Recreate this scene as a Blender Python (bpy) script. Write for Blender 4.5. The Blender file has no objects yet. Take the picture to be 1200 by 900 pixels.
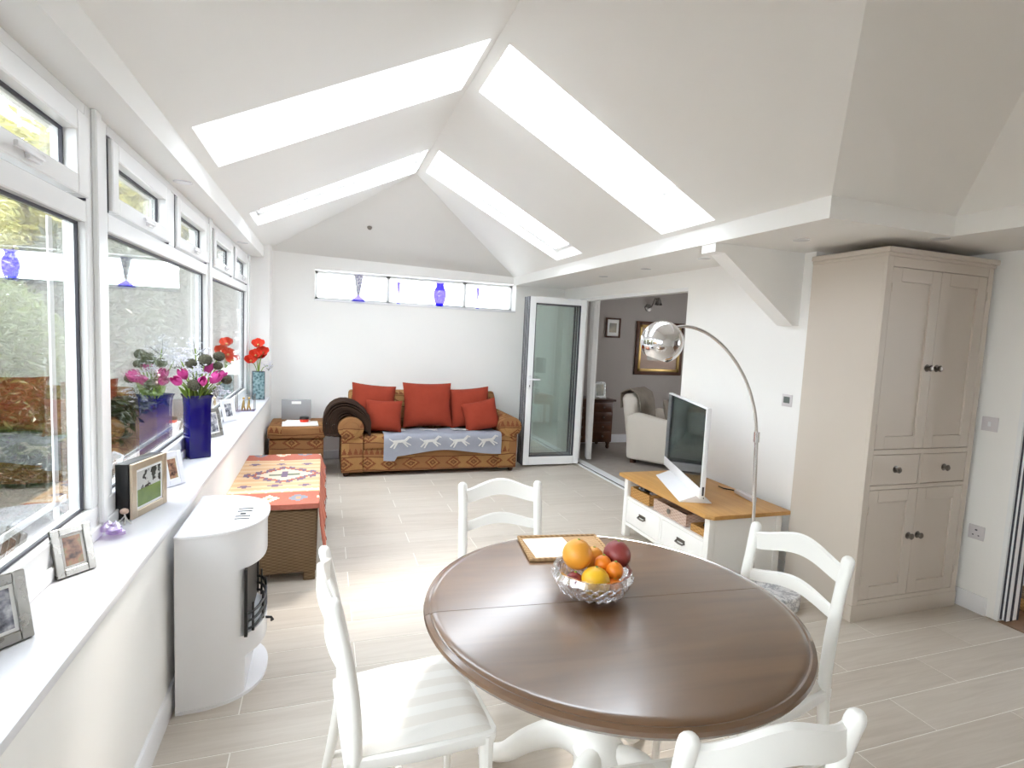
import bpy, bmesh, math, random
from mathutils import Vector, Matrix
from mathutils.geometry import tessellate_polygon
random.seed(7)
PI = math.pi
C = bpy.context.scene.collection
scene = bpy.context.scene

# ------------------------------------------------------------------ camera
def make_camera():
    yaw, pitch, roll, f = 0.3302, -0.0888, 0.0473, 645.69
    cam = bpy.data.cameras.new('camera')
    cam.sensor_fit = 'HORIZONTAL'; cam.sensor_width = 36.0
    cam.lens = f / 1200.0 * 36.0
    cam.clip_start = 0.05; cam.clip_end = 200
    o = bpy.data.objects.new('camera', cam); C.objects.link(o)
    fw = Vector((math.sin(yaw)*math.cos(pitch), math.cos(yaw)*math.cos(pitch), math.sin(pitch)))
    r = Vector((math.cos(yaw), -math.sin(yaw), 0)); u = r.cross(fw)
    r2 = r*math.cos(roll) + u*math.sin(roll); u2 = -r*math.sin(roll) + u*math.cos(roll)
    m = Matrix.Identity(4)
    for i in range(3):
        m[i][0] = r2[i]; m[i][1] = u2[i]; m[i][2] = -fw[i]
    m.translation = Vector((0.579, 0.0, 1.6))
    o.matrix_world = m
    scene.camera = o
make_camera()

# ------------------------------------------------------------------ sky, sun, exposure
w = bpy.data.worlds.new('sky'); scene.world = w; w.use_nodes = True
bg = w.node_tree.nodes['Background']
bg.inputs[0].default_value = (0.90, 0.95, 1.0, 1); bg.inputs[1].default_value = 6.0
sl = bpy.data.lights.new('sun', 'SUN'); sl.energy = 2.6; sl.angle = math.radians(9.0); sl.color = (1.0, 0.90, 0.78)
so = bpy.data.objects.new('sun', sl); C.objects.link(so); so.location = (6, 8, 12)
so.rotation_euler = Vector((-0.46, -0.92, -1.52)).to_track_quat('-Z', 'Y').to_euler()
vs = scene.view_settings
vs.view_transform = 'Standard'; vs.look = 'None'; vs.gamma = 1.0; vs.use_curve_mapping = False
vs.exposure = 0.85
cy = scene.cycles
cy.max_bounces = 12; cy.diffuse_bounces = 7; cy.glossy_bounces = 5; cy.transmission_bounces = 8; cy.transparent_max_bounces = 24
cy.caustics_reflective = False; cy.caustics_refractive = False
cy.sample_clamp_indirect = 6.0; cy.use_denoising = True

# ------------------------------------------------------------------ helpers: nodes and materials
class X:
    """socket wrapper: arithmetic builds Math nodes"""
    def __init__(s, nt, sock): s.nt = nt; s.s = sock
    def op(s, op, b=None, c=None):
        n = s.nt.nodes.new('ShaderNodeMath'); n.operation = op
        s.nt.links.new(s.s, n.inputs[0])
        for i, v in ((1, b), (2, c)):
            if v is None: continue
            if isinstance(v, X): s.nt.links.new(v.s, n.inputs[i])
            else: n.inputs[i].default_value = v
        return X(s.nt, n.outputs[0])
    def __add__(s, b): return s.op('ADD', b)
    def __sub__(s, b): return s.op('SUBTRACT', b)
    def __mul__(s, b): return s.op('MULTIPLY', b)
    def __truediv__(s, b): return s.op('DIVIDE', b)
    def __lt__(s, b): return s.op('LESS_THAN', b)
    def __gt__(s, b): return s.op('GREATER_THAN', b)
    def abs(s): return s.op('ABSOLUTE')
    def floor(s): return s.op('FLOOR')
    def fract(s): return s.op('FRACT')
    def sin(s): return s.op('SINE')
    def pow(s, b): return s.op('POWER', b)
    def max(s, b): return s.op('MAXIMUM', b)
    def min(s, b): return s.op('MINIMUM', b)
    def q(s, step): return (s/step).floor()*step

def srgb(r, g, b):
    f = lambda c: (c/12.92 if c <= 0.04045 else ((c+0.055)/1.055)**2.4)
    return (f(r/255.0), f(g/255.0), f(b/255.0), 1.0)

class Mat:
    def __init__(self, name, col=(0.8,0.8,0.8,1), rough=0.5, metal=0.0, spec=0.5, **kw):
        self.m = bpy.data.materials.new(name); self.m.use_nodes = True
        self.nt = self.m.node_tree
        self.b = self.nt.nodes['Principled BSDF']
        self.b.inputs['Base Color'].default_value = col
        self.b.inputs['Roughness'].default_value = rough
        self.b.inputs['Metallic'].default_value = metal
        self.b.inputs['Specular IOR Level'].default_value = spec
        for k, v in kw.items(): self.b.inputs[k].default_value = v
    def n(self, t): return self.nt.nodes.new(t)
    def link(self, a, b): self.nt.links.new(a.s if isinstance(a, X) else a, b)
    def coord(self, kind='Object', scale=(1,1,1)):
        if not hasattr(self, 'tc'): self.tc = self.n('ShaderNodeTexCoord')
        mp = self.n('ShaderNodeMapping'); mp.inputs['Scale'].default_value = scale
        self.link(self.tc.outputs[kind], mp.inputs[0]); return mp.outputs[0]
    def xyz(self, kind='Object'):
        sp = self.n('ShaderNodeSeparateXYZ'); self.link(self.coord(kind), sp.inputs[0])
        return [X(self.nt, sp.outputs[i]) for i in range(3)]
    def noise(self, scale=5, detail=3, vec=None, rough=0.5, dist=0.0):
        t = self.n('ShaderNodeTexNoise'); t.inputs['Scale'].default_value = scale
        t.inputs['Detail'].default_value = detail; t.inputs['Roughness'].default_value = rough
        t.inputs['Distortion'].default_value = dist
        self.link(vec if vec is not None else self.coord(), t.inputs['Vector'])
        return X(self.nt, t.outputs[0])
    def mix(self, fac, a, b):
        t = self.n('ShaderNodeMix'); t.data_type = 'RGBA'
        for v, i in ((fac, 0), (a, 6), (b, 7)):
            if isinstance(v, X): self.link(v, t.inputs[i])
            elif hasattr(v, 'is_output'): self.link(v, t.inputs[i])
            else: t.inputs[i].default_value = v
        return t.outputs[2]
    def ramp(self, fac, stops):
        t = self.n('ShaderNodeValToRGB'); e = t.color_ramp.elements
        while len(e) < len(stops): e.new(0.5)
        for i, (p, c) in enumerate(stops): e[i].position = p; e[i].color = c
        self.link(fac, t.inputs[0]); return t.outputs[0]
    def color(self, s): self.link(s, self.b.inputs['Base Color']); return self
    def roughs(self, s): self.link(s, self.b.inputs['Roughness']); return self
    def bump(self, h, strength=0.3, dist=0.01):
        t = self.n('ShaderNodeBump'); t.inputs['Strength'].default_value = strength; t.inputs['Distance'].default_value = dist
        self.link(h, t.inputs['Height']); self.link(t.outputs[0], self.b.inputs['Normal']); return self
    def rand(self):
        t = self.n('ShaderNodeObjectInfo'); return X(self.nt, t.outputs['Random'])

def paint(name, col, rough=0.55, amp=0.03, scale=3.0, spec=0.3):
    m = Mat(name, col, rough, spec=spec)
    nz = m.noise(scale, 3)
    d = tuple(c*(1-amp) for c in col[:3]) + (1,)
    m.color(m.mix(nz, col, d)); m.bump(m.noise(180, 2), 0.04, 0.002)
    return m.m

def fabric(name, c1, c2, scale=350, rough=0.9):
    m = Mat(name, c1, rough, spec=0.15)
    m.color(m.mix(m.noise(9, 3), c1, c2)); m.bump(m.noise(scale, 2), 0.35, 0.004)
    return m.m

def metal(name, col, rough=0.2):
    m = Mat(name, col, rough, metal=1.0); r = m.noise(30, 2)*0.08 + (rough-0.04)
    m.roughs(r); return m.m

def wood(name, c1, c2, axis=0, rough=0.35, scale=1.0, coat=0.0, knots=True):
    m = Mat(name, c1, rough)
    s = [9.0*scale, 9.0*scale, 9.0*scale]; s[axis] = 1.1*scale
    v = m.coord('Object', tuple(s))
    n1 = m.noise(2.2, 5, v, 0.55, 0.5); s2 = [60*scale]*3; s2[axis] = 2.0*scale
    n2 = m.noise(2.0, 3, m.coord('Object', tuple(s2)), 0.5)
    g = (n1*0.7 + n2*0.3) if coat == 0 else n1
    m.color(m.ramp(g, [(0.25, c2), (0.7, c1)]))
    if coat == 0: m.bump(n2, 0.06, 0.002)
    m.b.inputs['Coat Weight'].default_value = coat; m.b.inputs['Coat Roughness'].default_value = 0.15; m.b.inputs['Coat IOR'].default_value = 1.68
    return m.m

def thin_glass(name, tint=(0.97,0.99,0.98,1), f0=0.05, rough=0.0, pw=5.0):
    """window glass: see-through plus mirror by angle (Schlick on the facing ratio)"""
    m = bpy.data.materials.new(name); m.use_nodes = True; nt = m.node_tree; nt.nodes.clear()
    o = nt.nodes.new('ShaderNodeOutputMaterial'); t = nt.nodes.new('ShaderNodeBsdfTransparent'); t.inputs[0].default_value = tint
    g = nt.nodes.new('ShaderNodeBsdfGlossy'); g.inputs['Roughness'].default_value = rough; g.inputs[0].default_value = (1,1,1,1)
    lw = nt.nodes.new('ShaderNodeLayerWeight'); lw.inputs[0].default_value = 0.5
    f = X(nt, lw.outputs['Facing']).pow(pw)*(1-f0) + f0
    mx = nt.nodes.new('ShaderNodeMixShader')
    nt.links.new(f.s, mx.inputs[0]); nt.links.new(t.outputs[0], mx.inputs[1]); nt.links.new(g.outputs[0], mx.inputs[2])
    nt.links.new(mx.outputs[0], o.inputs[0]); return m

WHITE = srgb(243,242,239)
M = {}
M['wall'] = paint('white_wall_paint', srgb(248,247,245))
M['wall2'] = paint('greige_wall_paint', srgb(172,164,158))
M['ceil'] = paint('white_ceiling_paint', srgb(240,239,236))
M['upvc'] = Mat('white_window_frame', srgb(246,247,248), 0.25).m
M['gloss'] = Mat('white_gloss_paint', srgb(236,236,239), 0.25).m
M['chairwhite'] = paint('white_chair_paint', srgb(246,245,242), 0.35, 0.015, 8, 0.5)
M['gasket'] = Mat('dark_gasket', srgb(60,60,70), 0.5).m
M['sill'] = Mat('white_sill_paint', srgb(222,222,227), 0.3).m
M['display'] = Mat('grey_display', srgb(112,120,116), 0.2).m
M['black'] = Mat('black_metal', srgb(22,21,23), 0.4).m
M['blackgloss'] = Mat('black_glass_screen', srgb(14,15,17), 0.04, spec=0.8).m
M['glass'] = thin_glass('window_glass', (0.97,0.985,0.98,1), 0.10, 0.0, 3.0)
M['doorglass'] = thin_glass('door_glass', (0.955,0.985,0.975,1), 0.10, 0.0, 4.0)
M['skyglass'] = thin_glass('roof_glass', (0.96,0.98,1.0,1), 0.04)
M['chrome'] = metal('chrome', (0.82,0.82,0.84,1), 0.07)
M['silver'] = metal('silver_frame', (0.33,0.32,0.30,1), 0.28)
M['pewter'] = metal('pewter_knob', (0.22,0.20,0.18,1), 0.35)
M['goldpale'] = metal('pale_gold_frame', (0.66,0.55,0.42,1), 0.4)
M['gold'] = metal('gilt_frame', (0.55,0.37,0.14,1), 0.38)
M['oak'] = wood('oak_top', srgb(206,158,92), srgb(178,128,66), 1, 0.4, 0.9)
M['walnut'] = wood('walnut_table', srgb(108,78,52), srgb(84,59,39), 0, 0.30, 0.6, 1.0)
M['darkwood'] = wood('dark_dresser_wood', srgb(98,58,36), srgb(66,36,22), 0, 0.4)
M['pine'] = wood('pine_side_table', srgb(178,138,96), srgb(150,108,70), 0, 0.5)
M['cabinet'] = paint('taupe_cabinet_paint', srgb(208,198,187), 0.45, 0.02, 4)
M['carpet'] = fabric('grey_carpet', srgb(178,170,163), srgb(160,152,146), 500)
M['kitchenfloor'] = wood('brown_kitchen_floor', srgb(150,118,92), srgb(120,90,66), 0, 0.4)
M['rust'] = fabric('rust_cushion', srgb(150,62,44), srgb(134,52,36), 420)
M['brownblanket'] = fabric('brown_blanket', srgb(66,48,38), srgb(44,32,26), 160)
M['leather'] = paint('cream_leather', srgb(222,214,204), 0.4, 0.05, 10, 0.4)
M['greythrow'] = fabric('taupe_throw', srgb(150,140,128), srgb(120,110,100), 200)
M['paper'] = Mat('white_paper', srgb(244,243,240), 0.6).m
M['plate'] = Mat('switch_plate', srgb(214,209,212), 0.3).m
M['grey'] = Mat('grey_card', srgb(158,158,160), 0.6).m
M['soil'] = fabric('garden_soil', srgb(92,70,52), srgb(60,46,36), 30)
M['paving'] = paint('garden_paving', srgb(150,144,136), 0.8, 0.25, 6)
M['rock'] = paint('garden_rock', srgb(150,144,140), 0.8, 0.45, 14)
M['bark'] = fabric('bark', srgb(92,74,56), srgb(60,46,34), 60)
M['terracotta'] = paint('terracotta', srgb(150,96,72), 0.8, 0.2, 12)

def leafmat(name, c1, c2, c3):
    m = Mat(name, c1, 0.3, spec=0.6)
    g = m.n('ShaderNodeNewGeometry'); r = X(m.nt, g.outputs['Random Per Island'])
    m.color(m.ramp(r, [(0.0, c1), (0.5, c2), (1.0, c3)]))
    m.b.inputs['Subsurface Weight'].default_value = 0.0
    t = m.n('ShaderNodeBsdfTranslucent'); ms = m.n('ShaderNodeMixShader'); ms.inputs[0].default_value = 0.3
    t.inputs[0].default_value = c2
    o = [n for n in m.nt.nodes if n.type == 'OUTPUT_MATERIAL'][0]
    m.link(m.b.outputs[0], ms.inputs[1]); m.link(t.outputs[0], ms.inputs[2]); m.link(ms.outputs[0], o.inputs[0])
    return m.m
M['leaf_yel'] = leafmat('yellow_green_leaves', srgb(126,130,58), srgb(164,158,84), srgb(96,104,50))
M['leaf_mid'] = leafmat('mid_green_leaves', srgb(72,88,46), srgb(108,122,68), srgb(52,66,36))
M['leaf_dark'] = leafmat('dark_green_leaves', srgb(38,52,28), srgb(52,68,36), srgb(26,38,20))
M['leaf_red'] = leafmat('copper_leaves', srgb(176,120,92), srgb(200,160,110), srgb(140,92,74))
M['stem'] = Mat('flower_stem', srgb(136,162,62), 0.5).m
M['tulip'] = paint('pink_tulip_petal', srgb(206,70,150), 0.5, 0.3, 25)
M['globe'] = paint('grey_green_flower_head', srgb(104,102,84), 0.9, 0.85, 110)
M['blossom'] = Mat('white_blossom', srgb(236,236,244), 0.6).m
M['poppy'] = paint('red_poppy_petal', srgb(222,62,38), 0.55, 0.25, 30)
M['bluevase'] = Mat('cobalt_glass', srgb(11,3,92), 0.06, spec=0.45).m
M['bluedeep'] = thin_glass('deep_blue_glass', (0.30,0.26,0.88,1), 0.06)
M['blueglass'] = thin_glass('blue_backlit_glass', (0.50,0.46,0.97,1), 0.05)
M['crystal'] = thin_glass('amethyst', (0.80,0.68,0.88,1), 0.12, 0.1)

def make_tealvase():
    m = Mat('teal_patterned_glass', srgb(120,160,168), 0.12)
    v = m.n('ShaderNodeTexVoronoi'); v.inputs['Scale'].default_value = 34; m.link(m.coord(), v.inputs[0])
    m.color(m.ramp(X(m.nt, v.outputs[0]), [(0.0, srgb(34,50,58)), (0.35, srgb(92,122,128)), (0.7, srgb(142,166,170))]))
    return m.m
M['teal'] = make_tealvase()

def make_floor():
    m = Mat('wood_effect_tile', srgb(205,192,176), 0.34, spec=0.5)
    r = m.rand()
    x, y, z = m.xyz('Object')
    off = m.n('ShaderNodeCombineXYZ'); m.link(x*1.2 + r*37.0, off.inputs[0]); m.link(y*14.0 + r*11.0, off.inputs[1])
    n1 = m.noise(1.6, 5, off.outputs[0], 0.6, 1.0)
    off2 = m.n('ShaderNodeCombineXYZ'); m.link(x*2.0 + r*17.0, off2.inputs[0]); m.link(y*90.0, off2.inputs[1])
    n2 = m.noise(1.4, 2, off2.outputs[0])
    g = n1*0.72 + n2*0.16 + r*0.16
    m.color(m.ramp(g, [(0.25, srgb(180,169,156)), (0.5, srgb(194,184,172)), (0.78, srgb(206,198,187))]))
    m.roughs(n1*0.16 + 0.28)
    return m.m
M['tile'] = make_floor()
M['grout'] = Mat('pale_grout', srgb(232,228,220), 0.8).m

def make_sofa_fabric():
    m = Mat('kilim_upholstery', srgb(170,120,66), 0.9, spec=0.15)
    x, y, z = m.xyz('Object')
    wz = m.noise(4.0, 2)*0.05
    u = (x + y*0.45 + wz).q(0.008); v = (z + y*0.55 + wz).q(0.011)
    tan, och, rust, dk = srgb(138,100,66), srgb(162,124,78), srgb(106,50,36), srgb(84,42,32)
    row = (v/0.145); rf = row.fract(); ri = row.floor()
    # flames (teeth) in even rows, diamonds in odd rows
    half = (ri*0.5).fract()*2.0
    tu = (u/0.058).fract(); tooth = (((tu-0.5).abs()*2.0)*0.55 + 0.22) < (rf*-1.0 + 0.92)
    du = (u/0.24 + 0.2).fract(); d = ((du-0.5).abs()*2.0 + (rf-0.5).abs()*1.7)
    cell = ((u/0.36 + ri*0.37).floor()*12.9898 + ri*78.233).sin()*43758.5
    cr = cell.fract().abs()
    base = m.mix(cr > 0.55, tan, och)
    toothc = m.mix(tooth*(rf > 0.2)*(cr > 0.42), base, rust)
    c = m.mix((d < 0.8), base, rust); c = m.mix(d < 0.55, c, och); c = m.mix(d < 0.36, c, dk); c = m.mix(d < 0.16, c, tan)
    c2 = m.mix(half, toothc, c)
    c2 = m.mix((rf < 0.07), c2, dk)
    nz = m.noise(60, 3)
    c3 = m.mix(nz*0.7, c2, srgb(146,100,62))
    m.color(c3); m.bump(m.noise(320, 2), 0.3, 0.004)
    return m.m
M['sofa'] = make_sofa_fabric()

def make_kilim():
    m = Mat('kilim_rug', srgb(220,180,130), 0.92, spec=0.1)
    uu, vv, _ = m.xyz('UV')
    u = uu.q(0.014); t = vv.q(0.022)
    cream, org, red, blue, grn, tealc = srgb(214,202,182), srgb(200,168,132), srgb(166,90,80), srgb(98,96,128), srgb(84,116,104), srgb(104,128,146)
    d = (u-0.31).abs()/0.31 + (t-0.72).abs()/0.25
    c = m.mix((t*1.0/0.11).fract() > 0.5, org, srgb(208,184,152))
    step = ((u/0.075).fract() > 0.4)
    c = m.mix((d < 1.02)*step, c, blue); c = m.mix(d < 0.84, c, red); c = m.mix((d < 0.80)*((u/0.05).fract() > 0.5), c, blue); c = m.mix(d < 0.66, c, cream)
    c = m.mix(((u-0.31).abs() < 0.10)*((t-0.72).abs() < 0.025), c, grn)
    c = m.mix(((u-0.31).abs() < 0.018)*((t-0.72).abs() < 0.08), c, blue)
    e = ((u/0.19+0.1).fract()-0.5).abs()*2.0 + ((t-0.42).abs()/0.07)
    c = m.mix(e < 0.5, c, blue)
    e2 = ((u/0.19+0.1).fract()-0.5).abs()*2.0 + ((t-1.04).abs()/0.07)
    c = m.mix(e2 < 0.5, c, blue)
    edge = (t < 0.25) + (t > 1.18)
    zig = ((u/0.05).fract()-0.5).abs()*0.05
    c = m.mix(((t - zig) < 0.31)*((t - zig) > 0.26), c, cream)
    k = ((u/0.17).fract()-0.5).abs()*2.0 + ((t/0.25).fract()-0.5).abs()*2.4
    sel = ((u/0.17).floor()*0.5).fract()*2.0
    b = m.mix(k < 0.75, red, m.mix(sel, tealc, cream)); b = m.mix(k < 0.25, b, srgb(214,140,110))
    c = m.mix(edge.min(1.0), c, b)
    c = m.mix(uu > 0.58, c, m.mix((t/0.09).fract() > 0.5, red, srgb(196,116,98)))
    c = m.mix(m.noise(70, 3)*0.35, c, srgb(204,150,118))
    m.color(c); m.bump(m.noise(260, 2), 0.4, 0.004)
    return m.m
M['kilim'] = make_kilim()

def make_wicker(name, c1, c2, su=34, sv=70):
    m = Mat(name, c1, 0.75, spec=0.2)
    x, y, z = m.xyz('Object')
    a = ((x+y)*su*PI).sin(); b = (z*sv*PI).sin()
    hgt = (a*b)*0.5 + 0.5
    m.color(m.mix((hgt*0.75 + m.noise(40, 3)*0.25), c2, c1)); m.bump(hgt, 0.6, 0.004)
    return m.m
M['wicker'] = make_wicker('brown_wicker', srgb(136,114,88), srgb(96,76,56), 32, 104)
M['wickerlight'] = make_wicker('honey_wicker', srgb(206,160,100), srgb(160,116,66), 40, 90)
M['wickerpink'] = make_wicker('pale_wicker', srgb(216,192,176), srgb(176,150,136), 40, 90)
M['weave'] = make_wicker('woven_mat', srgb(186,156,118), srgb(140,112,82), 90, 30)

def make_stripe():
    m = Mat('striped_seat_pad', srgb(236,232,226), 0.8, spec=0.15)
    x, y, z = m.xyz('Object')
    m.color(m.mix((x/0.075).fract() > 0.5, srgb(238,236,232), srgb(231,227,221))); m.bump(m.noise(300, 2), 0.2, 0.003)
    return m.m
M['pad'] = make_stripe()
def make_marble():
    m = Mat('white_marble', srgb(232,232,234), 0.15)
    n = m.noise(6, 6, None, 0.65, 2.0)
    m.color(m.ramp(n, [(0.42, srgb(236,236,238)), (0.5, srgb(170,172,180)), (0.55, srgb(236,236,238))])); return m.m
M['marble'] = make_marble()
def photo_mat(name, c1, c2, c3, scale=12):
    m = Mat(name, c1, 0.25); n = m.noise(scale, 4, m.coord('Object'))
    m.color(m.ramp(n, [(0.35, c1), (0.5, c2), (0.65, c3)])); return m.m
M['photo_sepia'] = photo_mat('portrait_print', srgb(70,50,46), srgb(176,130,104), srgb(150,160,120), 25)
M['photo_bw'] = photo_mat('monochrome_print', srgb(60,62,70), srgb(140,140,150), srgb(210,210,214), 30)
M['photo_lake'] = photo_mat('landscape_print', srgb(110,124,130), srgb(170,164,150), srgb(196,186,168), 4)
def make_lawnphoto():
    m = Mat('lawn_print', srgb(90,110,60), 0.25); x, y, z = m.xyz('Object')
    n = m.noise(24, 4)
    top = m.mix(n > 0.5, srgb(40,44,40), srgb(190,190,186)); low = m.mix(n, srgb(70,96,40), srgb(130,150,76))
    m.color(m.mix(z > 0.11, low, top)); return m.m
M['photo_lawn'] = make_lawnphoto()
def make_orange(name, c, c2):
    m = Mat(name, c, 0.4); m.color(m.mix(m.noise(9, 2), c, c2)); m.bump(m.noise(140, 2), 0.2, 0.002); return m.m
M['orange'] = make_orange('orange_peel', srgb(238,170,62), srgb(230,150,52))
M['yellow'] = make_orange('grapefruit_peel', srgb(240,190,40), srgb(232,172,34))
M['tang'] = make_orange('tangerine_peel', srgb(236,140,34), srgb(226,120,24))
M['mango'] = make_orange('mango_skin', srgb(112,40,58), srgb(160,70,54))
def make_cut():
    m = Mat('cut_crystal', (1,1,1,1), 0.03); m.b.inputs['Transmission Weight'].default_value = 1.0; m.b.inputs['IOR'].default_value = 1.5
    return m.m
M['cut'] = thin_glass('cut_crystal', (0.96,0.95,0.96,1), 0.22, 0.03, 2.0)
def make_throw():
    m = Mat('grey_zebra_throw', srgb(150,152,162), 0.9, spec=0.1)
    m.color(m.mix(m.noise(12, 3), srgb(156,158,168), srgb(140,142,152))); m.bump(m.noise(300, 2), 0.3, 0.004); return m.m
M['throw'] = make_throw()
M['motif'] = fabric('cream_applique', srgb(226,224,220), srgb(190,188,186))
M['motifdark'] = fabric('charcoal_applique', srgb(84,84,92), srgb(70,70,78))
M['concrete'] = Mat('lampshade_grey', srgb(126,126,126), 0.8).m
M['curtain'] = fabric('white_curtain', srgb(232,230,228), srgb(220,218,216))
M['fence'] = wood('garden_fence', srgb(150,120,92), srgb(116,90,66), 2, 0.8)

# ------------------------------------------------------------------ helpers: geometry
def bm_(): return bmesh.new()
def box(bm, a, b):
    x0,y0,z0 = a; x1,y1,z1 = b
    v = [bm.verts.new(p) for p in ((x0,y0,z0),(x1,y0,z0),(x1,y1,z0),(x0,y1,z0),(x0,y0,z1),(x1,y0,z1),(x1,y1,z1),(x0,y1,z1))]
    for f in ((0,3,2,1),(4,5,6,7),(0,1,5,4),(1,2,6,5),(2,3,7,6),(3,0,4,7)): bm.faces.new([v[i] for i in f])
    return bm
def boxes(*ab):
    bm = bm_()
    for a, b in ab: box(bm, a, b)
    return bm
def prism(bm, pts, axis, h0, h1):
    """pts 2D; axis 0: (y,z) along x; 1: (x,z) along y; 2: (x,y) along z"""
    def P(p, h): return ((h,p[0],p[1]), (p[0],h,p[1]), (p[0],p[1],h))[axis]
    a = [bm.verts.new(P(p,h0)) for p in pts]; b = [bm.verts.new(P(p,h1)) for p in pts]
    n = len(pts)
    bm.faces.new(a[::-1]); bm.faces.new(b)
    for i in range(n): bm.faces.new((a[i], a[(i+1)%n], b[(i+1)%n], b[i]))
    bmesh.ops.recalc_face_normals(bm, faces=bm.faces[:])
    return bm
def lathe(bm, prof, seg=24, c=(0,0,0), sx=1.0, sy=1.0, wob=None):
    rings = []
    for r, z in prof:
        if r < 1e-6: rings.append([bm.verts.new((c[0],c[1],c[2]+z))])
        else:
            rr = []
            for i in range(seg):
                a = 2*PI*i/seg; q = r*(wob(a,z) if wob else 1.0)
                rr.append(bm.verts.new((c[0]+q*math.cos(a)*sx, c[1]+q*math.sin(a)*sy, c[2]+z)))
            rings.append(rr)
    for A, B in zip(rings, rings[1:]):
        for i in range(seg):
            j = (i+1) % seg
            if len(A) == 1 and len(B) == 1: break
            if len(A) == 1: bm.faces.new((A[0], B[j], B[i]))
            elif len(B) == 1: bm.faces.new((A[i], A[j], B[0]))
            else: bm.faces.new((A[i], A[j], B[j], B[i]))
    if len(rings[0]) > 1: bm.faces.new(rings[0][::-1])
    if len(rings[-1]) > 1: bm.faces.new(rings[-1])
    bmesh.ops.recalc_face_normals(bm, faces=bm.faces[:])
    return bm
def tube(bm, pts, rad, seg=8, flat=1.0, up=None, sub=1):
    pts = [Vector(p) for p in pts]
    rs = rad if isinstance(rad, (list, tuple)) else [rad]*len(pts)
    if sub > 1 and len(pts) > 2:
        n0 = len(pts); np_, nr = [], []
        for i in range(n0-1):
            p0, p1, p2, p3 = pts[max(i-1,0)], pts[i], pts[i+1], pts[min(i+2,n0-1)]
            for k in range(sub):
                t = k/sub
                np_.append(0.5*((2*p1) + (p2-p0)*t + (2*p0-5*p1+4*p2-p3)*t*t + (3*p1-p0-3*p2+p3)*t**3)); nr.append(rs[i] + (rs[i+1]-rs[i])*t)
        pts = np_ + [pts[-1]]; rs = nr + [rs[-1]]
    rings = []; prev = None
    for i, p in enumerate(pts):
        t = (pts[min(i+1,len(pts)-1)] - pts[max(i-1,0)]).normalized()
        if prev is None:
            ref = Vector(up) if up else (Vector((0,0,1)) if abs(t.z) < 0.9 else Vector((1,0,0)))
            n = (ref - t*ref.dot(t)).normalized()
        else: n = (prev - t*prev.dot(t)).normalized()
        prev = n; b = t.cross(n)
        rings.append([bm.verts.new(p + n*(rs[i]*math.cos(2*PI*k/seg)) + b*(rs[i]*flat*math.sin(2*PI*k/seg))) for k in range(seg)])
    for A, B in zip(rings, rings[1:]):
        for k in range(seg): bm.faces.new((A[k], A[(k+1)%seg], B[(k+1)%seg], B[k]))
    bm.faces.new(rings[0][::-1]); bm.faces.new(rings[-1])
    bmesh.ops.recalc_face_normals(bm, faces=bm.faces[:])
    return bm
def sheet(bm, fn, nu, nv, th):
    """thick sheet over u,v in 0..1; fn -> (pos, (uvx, uvy)); th thickness along -normal"""
    uvl = bm.loops.layers.uv.verify()
    P = [[fn(i/nu, j/nv) for j in range(nv+1)] for i in range(nu+1)]
    pos = [[Vector(P[i][j][0]) for j in range(nv+1)] for i in range(nu+1)]
    top = [[None]*(nv+1) for _ in range(nu+1)]; bot = [[None]*(nv+1) for _ in range(nu+1)]; uv = {}
    for i in range(nu+1):
        for j in range(nv+1):
            du = pos[min(i+1,nu)][j] - pos[max(i-1,0)][j]; dv = pos[i][min(j+1,nv)] - pos[i][max(j-1,0)]
            n = du.cross(dv)
            n = n.normalized() if n.length > 1e-9 else Vector((0,0,1))
            top[i][j] = bm.verts.new(pos[i][j]); bot[i][j] = bm.verts.new(pos[i][j] - n*th)
            uv[top[i][j]] = uv[bot[i][j]] = P[i][j][1]
    fs = []
    for i in range(nu):
        for j in range(nv):
            fs.append(bm.faces.new((top[i][j], top[i+1][j], top[i+1][j+1], top[i][j+1])))
            fs.append(bm.faces.new((bot[i][j], bot[i][j+1], bot[i+1][j+1], bot[i+1][j])))
    for i in range(nu):
        fs.append(bm.faces.new((top[i][0], bot[i][0], bot[i+1][0], top[i+1][0])))
        fs.append(bm.faces.new((top[i][nv], top[i+1][nv], bot[i+1][nv], bot[i][nv])))
    for j in range(nv):
        fs.append(bm.faces.new((top[0][j], top[0][j+1], bot[0][j+1], bot[0][j])))
        fs.append(bm.faces.new((top[nu][j], bot[nu][j], bot[nu][j+1], top[nu][j+1])))
    for f in fs:
        for l in f.loops: l[uvl].uv = uv[l.vert]
    return bm
def ball(bm, c, r, seg=16, rings=10, s=(1,1,1)):
    prof = [(math.sin(PI*k/rings)*r, -math.cos(PI*k/rings)*r) for k in range(rings+1)]
    prof[0] = (0, -r); prof[-1] = (0, r)
    n0 = len(bm.verts)
    bm.verts.ensure_lookup_table()
    lathe(bm, prof, seg, (0,0,0))
    bm.verts.ensure_lookup_table()
    for v in bm.verts[n0:]:
        v.co = Vector((v.co.x*s[0]+c[0], v.co.y*s[1]+c[1], v.co.z*s[2]+c[2]))
    return bm
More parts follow.
